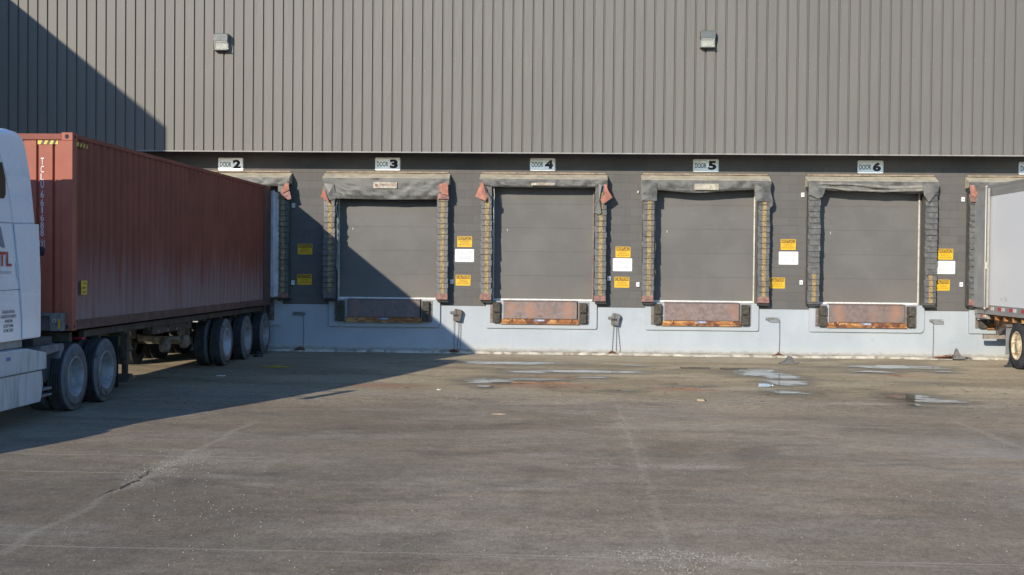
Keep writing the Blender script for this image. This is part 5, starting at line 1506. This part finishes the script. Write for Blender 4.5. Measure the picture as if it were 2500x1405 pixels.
MB().lathe([(.115, .001), (.115, .017), (.135, .017), (.135, .001)], (3.70, -7.72, .040), 'x', 12).build('cap', SIGNBR, s)
for i, (xa, ya, xb, yb_, w_, lab) in enumerate(((-.92, -7.42, .15, -7.56, .10, 'long rusty orange strip lying beside a puddle in front of the DOOR 4 dock'), (2.0, -8.17, 2.40, -8.12, .07, 'short orange strip of debris in front of the door signed 5'), (6.72, -4.62, 6.88, -5.0, .05, 'thin orange stick beside the puddle before the door signed 6'), (-1.3, -7.55, -.95, -7.5, .05, 'dark brown stick at the end of the long rusty strip'))):
    m = MB(); d = Vector((xb - xa, yb_ - ya, 0)); nrm = Vector((-d.y, d.x, 0)).normalized()
    po = []; nseg = 14
    for q in range(nseg + 1):
        t = q / nseg; ww = w_ * (.35 + .65 * vnoise(t * 9, i)) * (1 if 0 < q < nseg else .4)
        po.append(Vector((xa, ya, 0)) + d * t + nrm * ww / 2)
    for q in range(nseg, -1, -1):
        t = q / nseg; ww = w_ * (.35 + .65 * vnoise(t * 7, i + 9)) * (1 if 0 < q < nseg else .4)
        po.append(Vector((xa, ya, 0)) + d * t - nrm * ww / 2)
    m.prism([(p.x, p.y) for p in po], 'z', .004, .014)
    tag(m.build('debris_strip', PLANK if i != 3 else CHAS, loc=((xa + xb) / 2, (ya + yb_) / 2, 0)), lab, 'debris')
m = MB(); m.tube([(-1.02, -12.37, .01), (-.9, -12.40, .014), (-.78, -12.38, .01)], [.005, .010, .005], 6); tag(m.build('stick', TWIG, loc=(-.9, -12.4, 0)), 'pale wooden stick lying alone in the middle of the yard', 'stick')
m = MB()
po = [(-6.34, -4.70), (-6.22, -4.55), (-6.1, -4.62), (-5.98, -4.40), (-5.90, -4.60), (-5.66, -4.72), (-5.95, -4.9), (-6.12, -4.82)]
m.prism(po, 'z', .004, .018); tag(m.build('crushed_cap', YPAINT, loc=(-6.0, -4.65, 0)), 'flattened yellow scrap on the shaded ground by the rear wheels', 'scrap')
m = MB(); m.prism([(-6.62, -6.95), (-6.55, -6.89), (-6.44, -6.92), (-6.47, -6.98)], 'z', .004, .02); tag(m.build('paper_scrap', PAPER, loc=(-6.53, -6.93, 0)), 'white paper scrap on the shaded ground beside the chassis wheels', 'scrap')
m = MB(); m.prism([(2.20, -10.12), (2.27, -10.0), (2.34, -10.08), (2.31, -10.2)], 'z', .004, .03); tag(m.build('paper_scrap', TWIG, loc=(2.27, -10.1, 0)), 'pale tan scrap on the gravel band in front of the door signed 5', 'scrap')
m = MB(); m.prism([(-2.17, -8.99), (-2.14, -8.95), (-2.09, -9.0), (-2.12, -9.03)], 'z', .004, .02); tag(m.build('paper_scrap', PAPER, loc=(-2.13, -9.0, 0)), 'white pebble sized scrap near the tip of the truck shadow', 'scrap')
for i, (gx, gy, gw) in enumerate(((2.86, -3.62, .62), (3.68, -3.72, .56))):
    s = thing('drain_grate', (gx, gy, 0), ('rectangular drain cover with thin frame' if i == 0 else 'chipped drain grate beside a puddle') + ' in the ground before the door signed 5', 'drain')
    m = MB(); 
    for a, b2 in (((-gw / 2, -.16), (gw / 2, -.145)), ((-gw / 2, .145), (gw / 2, .16)), ((-gw / 2, -.145), (-gw / 2 + .02, .145)), ((gw / 2 - .02, -.145), (gw / 2, .145))):
        m.box((gx + a[0], gy + a[1], .003), (gx + b2[0], gy + b2[1], .012))
    m.build('frame', CHAS, s)
    m = MB()
    for q in range(8): m.box((gx - gw / 2 + .03 + q * (gw - .07) / 8, gy - .14, .003), (gx - gw / 2 + .06 + q * (gw - .07) / 8, gy + .14, .007))
    m.build('bars', STEEL if i else mat('drain_cover', (.15, .125, .10), .8), s)
# loose gravel
gm = MB(); rs = random.Random(5)
def peb(x, y, r):
    vs = [gm.bm.verts.new((x + r * math.cos(a + rs.random() * .5) * rs.uniform(.7, 1.2), y + r * math.sin(a + rs.random() * .5) * rs.uniform(.7, 1.2), .0)) for a in [q * math.pi * 2 / 5 for q in range(5)]]
    t = gm.bm.verts.new((x + rs.uniform(-.3, .3) * r, y + rs.uniform(-.3, .3) * r, r * rs.uniform(.7, 1.1)))
    for q in range(5): gm.bm.faces.new((vs[q], vs[(q + 1) % 5], t))
for q in range(2600):
    y = -2.5 - 20.5 * rs.random() ** .8; dist = y + 30.2
    x = rs.uniform(-.47, .45) * dist
    if vnoise(x * .6 + 4, y * .6 + 9) < .42: continue
    peb(x, y, rs.choice((.004, .005, .006, .009)))
for (cx, cy, sx_, sy_, n_) in ((-4.15, -17.1, .16, .55, 260), (-4.3, -17.6, .3, .12, 120), (.95, -20.95, .42, .12, 420), (.88, -21.35, .22, .20, 200), (.86, -14.0, .14, 1.4, 90), (1.0, -16.7, .4, .10, 60),
                               (1.5, -10.4, 2.6, .35, 380), (-3, -9.6, 1.8, .35, 160), (5.6, -14.5, .1, 1.0, 60), (3.5, -18.2, 1.5, .5, 160), (-3.0, -19.6, .5, .4, 80)):
    for q in range(n_): peb(rs.gauss(cx, sx_), rs.gauss(cy, sy_), rs.choice((.003, .004, .005, .006, .009)))
tag(gm.build('gravel', PEB), 'loose pale gravel scattered over the yard', 'gravel', kind='stuff')
# dark flecks of debris near the puddles
dm_ = MB(); gm = dm_
for q in range(620):
    flat = rs.uniform(.15, .5); n0 = len(gm.bm.verts)
    peb(rs.uniform(-7, 9.5), rs.gauss(-7.6, 2.0), rs.choice((.006, .009, .012, .016, .024)))
    gm.bm.verts.ensure_lookup_table()
    ex = rs.uniform(1, 2.6); xc = sum(v.co.x for v in gm.bm.verts[n0:]) / 6
    for v in gm.bm.verts[n0:]: v.co.z *= flat; v.co.x = xc + (v.co.x - xc) * ex
tag(gm.build('dirt_crumbs', mat('crumb_brown', (.12, .09, .06), .9, var=.5, vs=20)), 'dark crumbs of dirt strewn before the dock', 'dirt', kind='stuff')
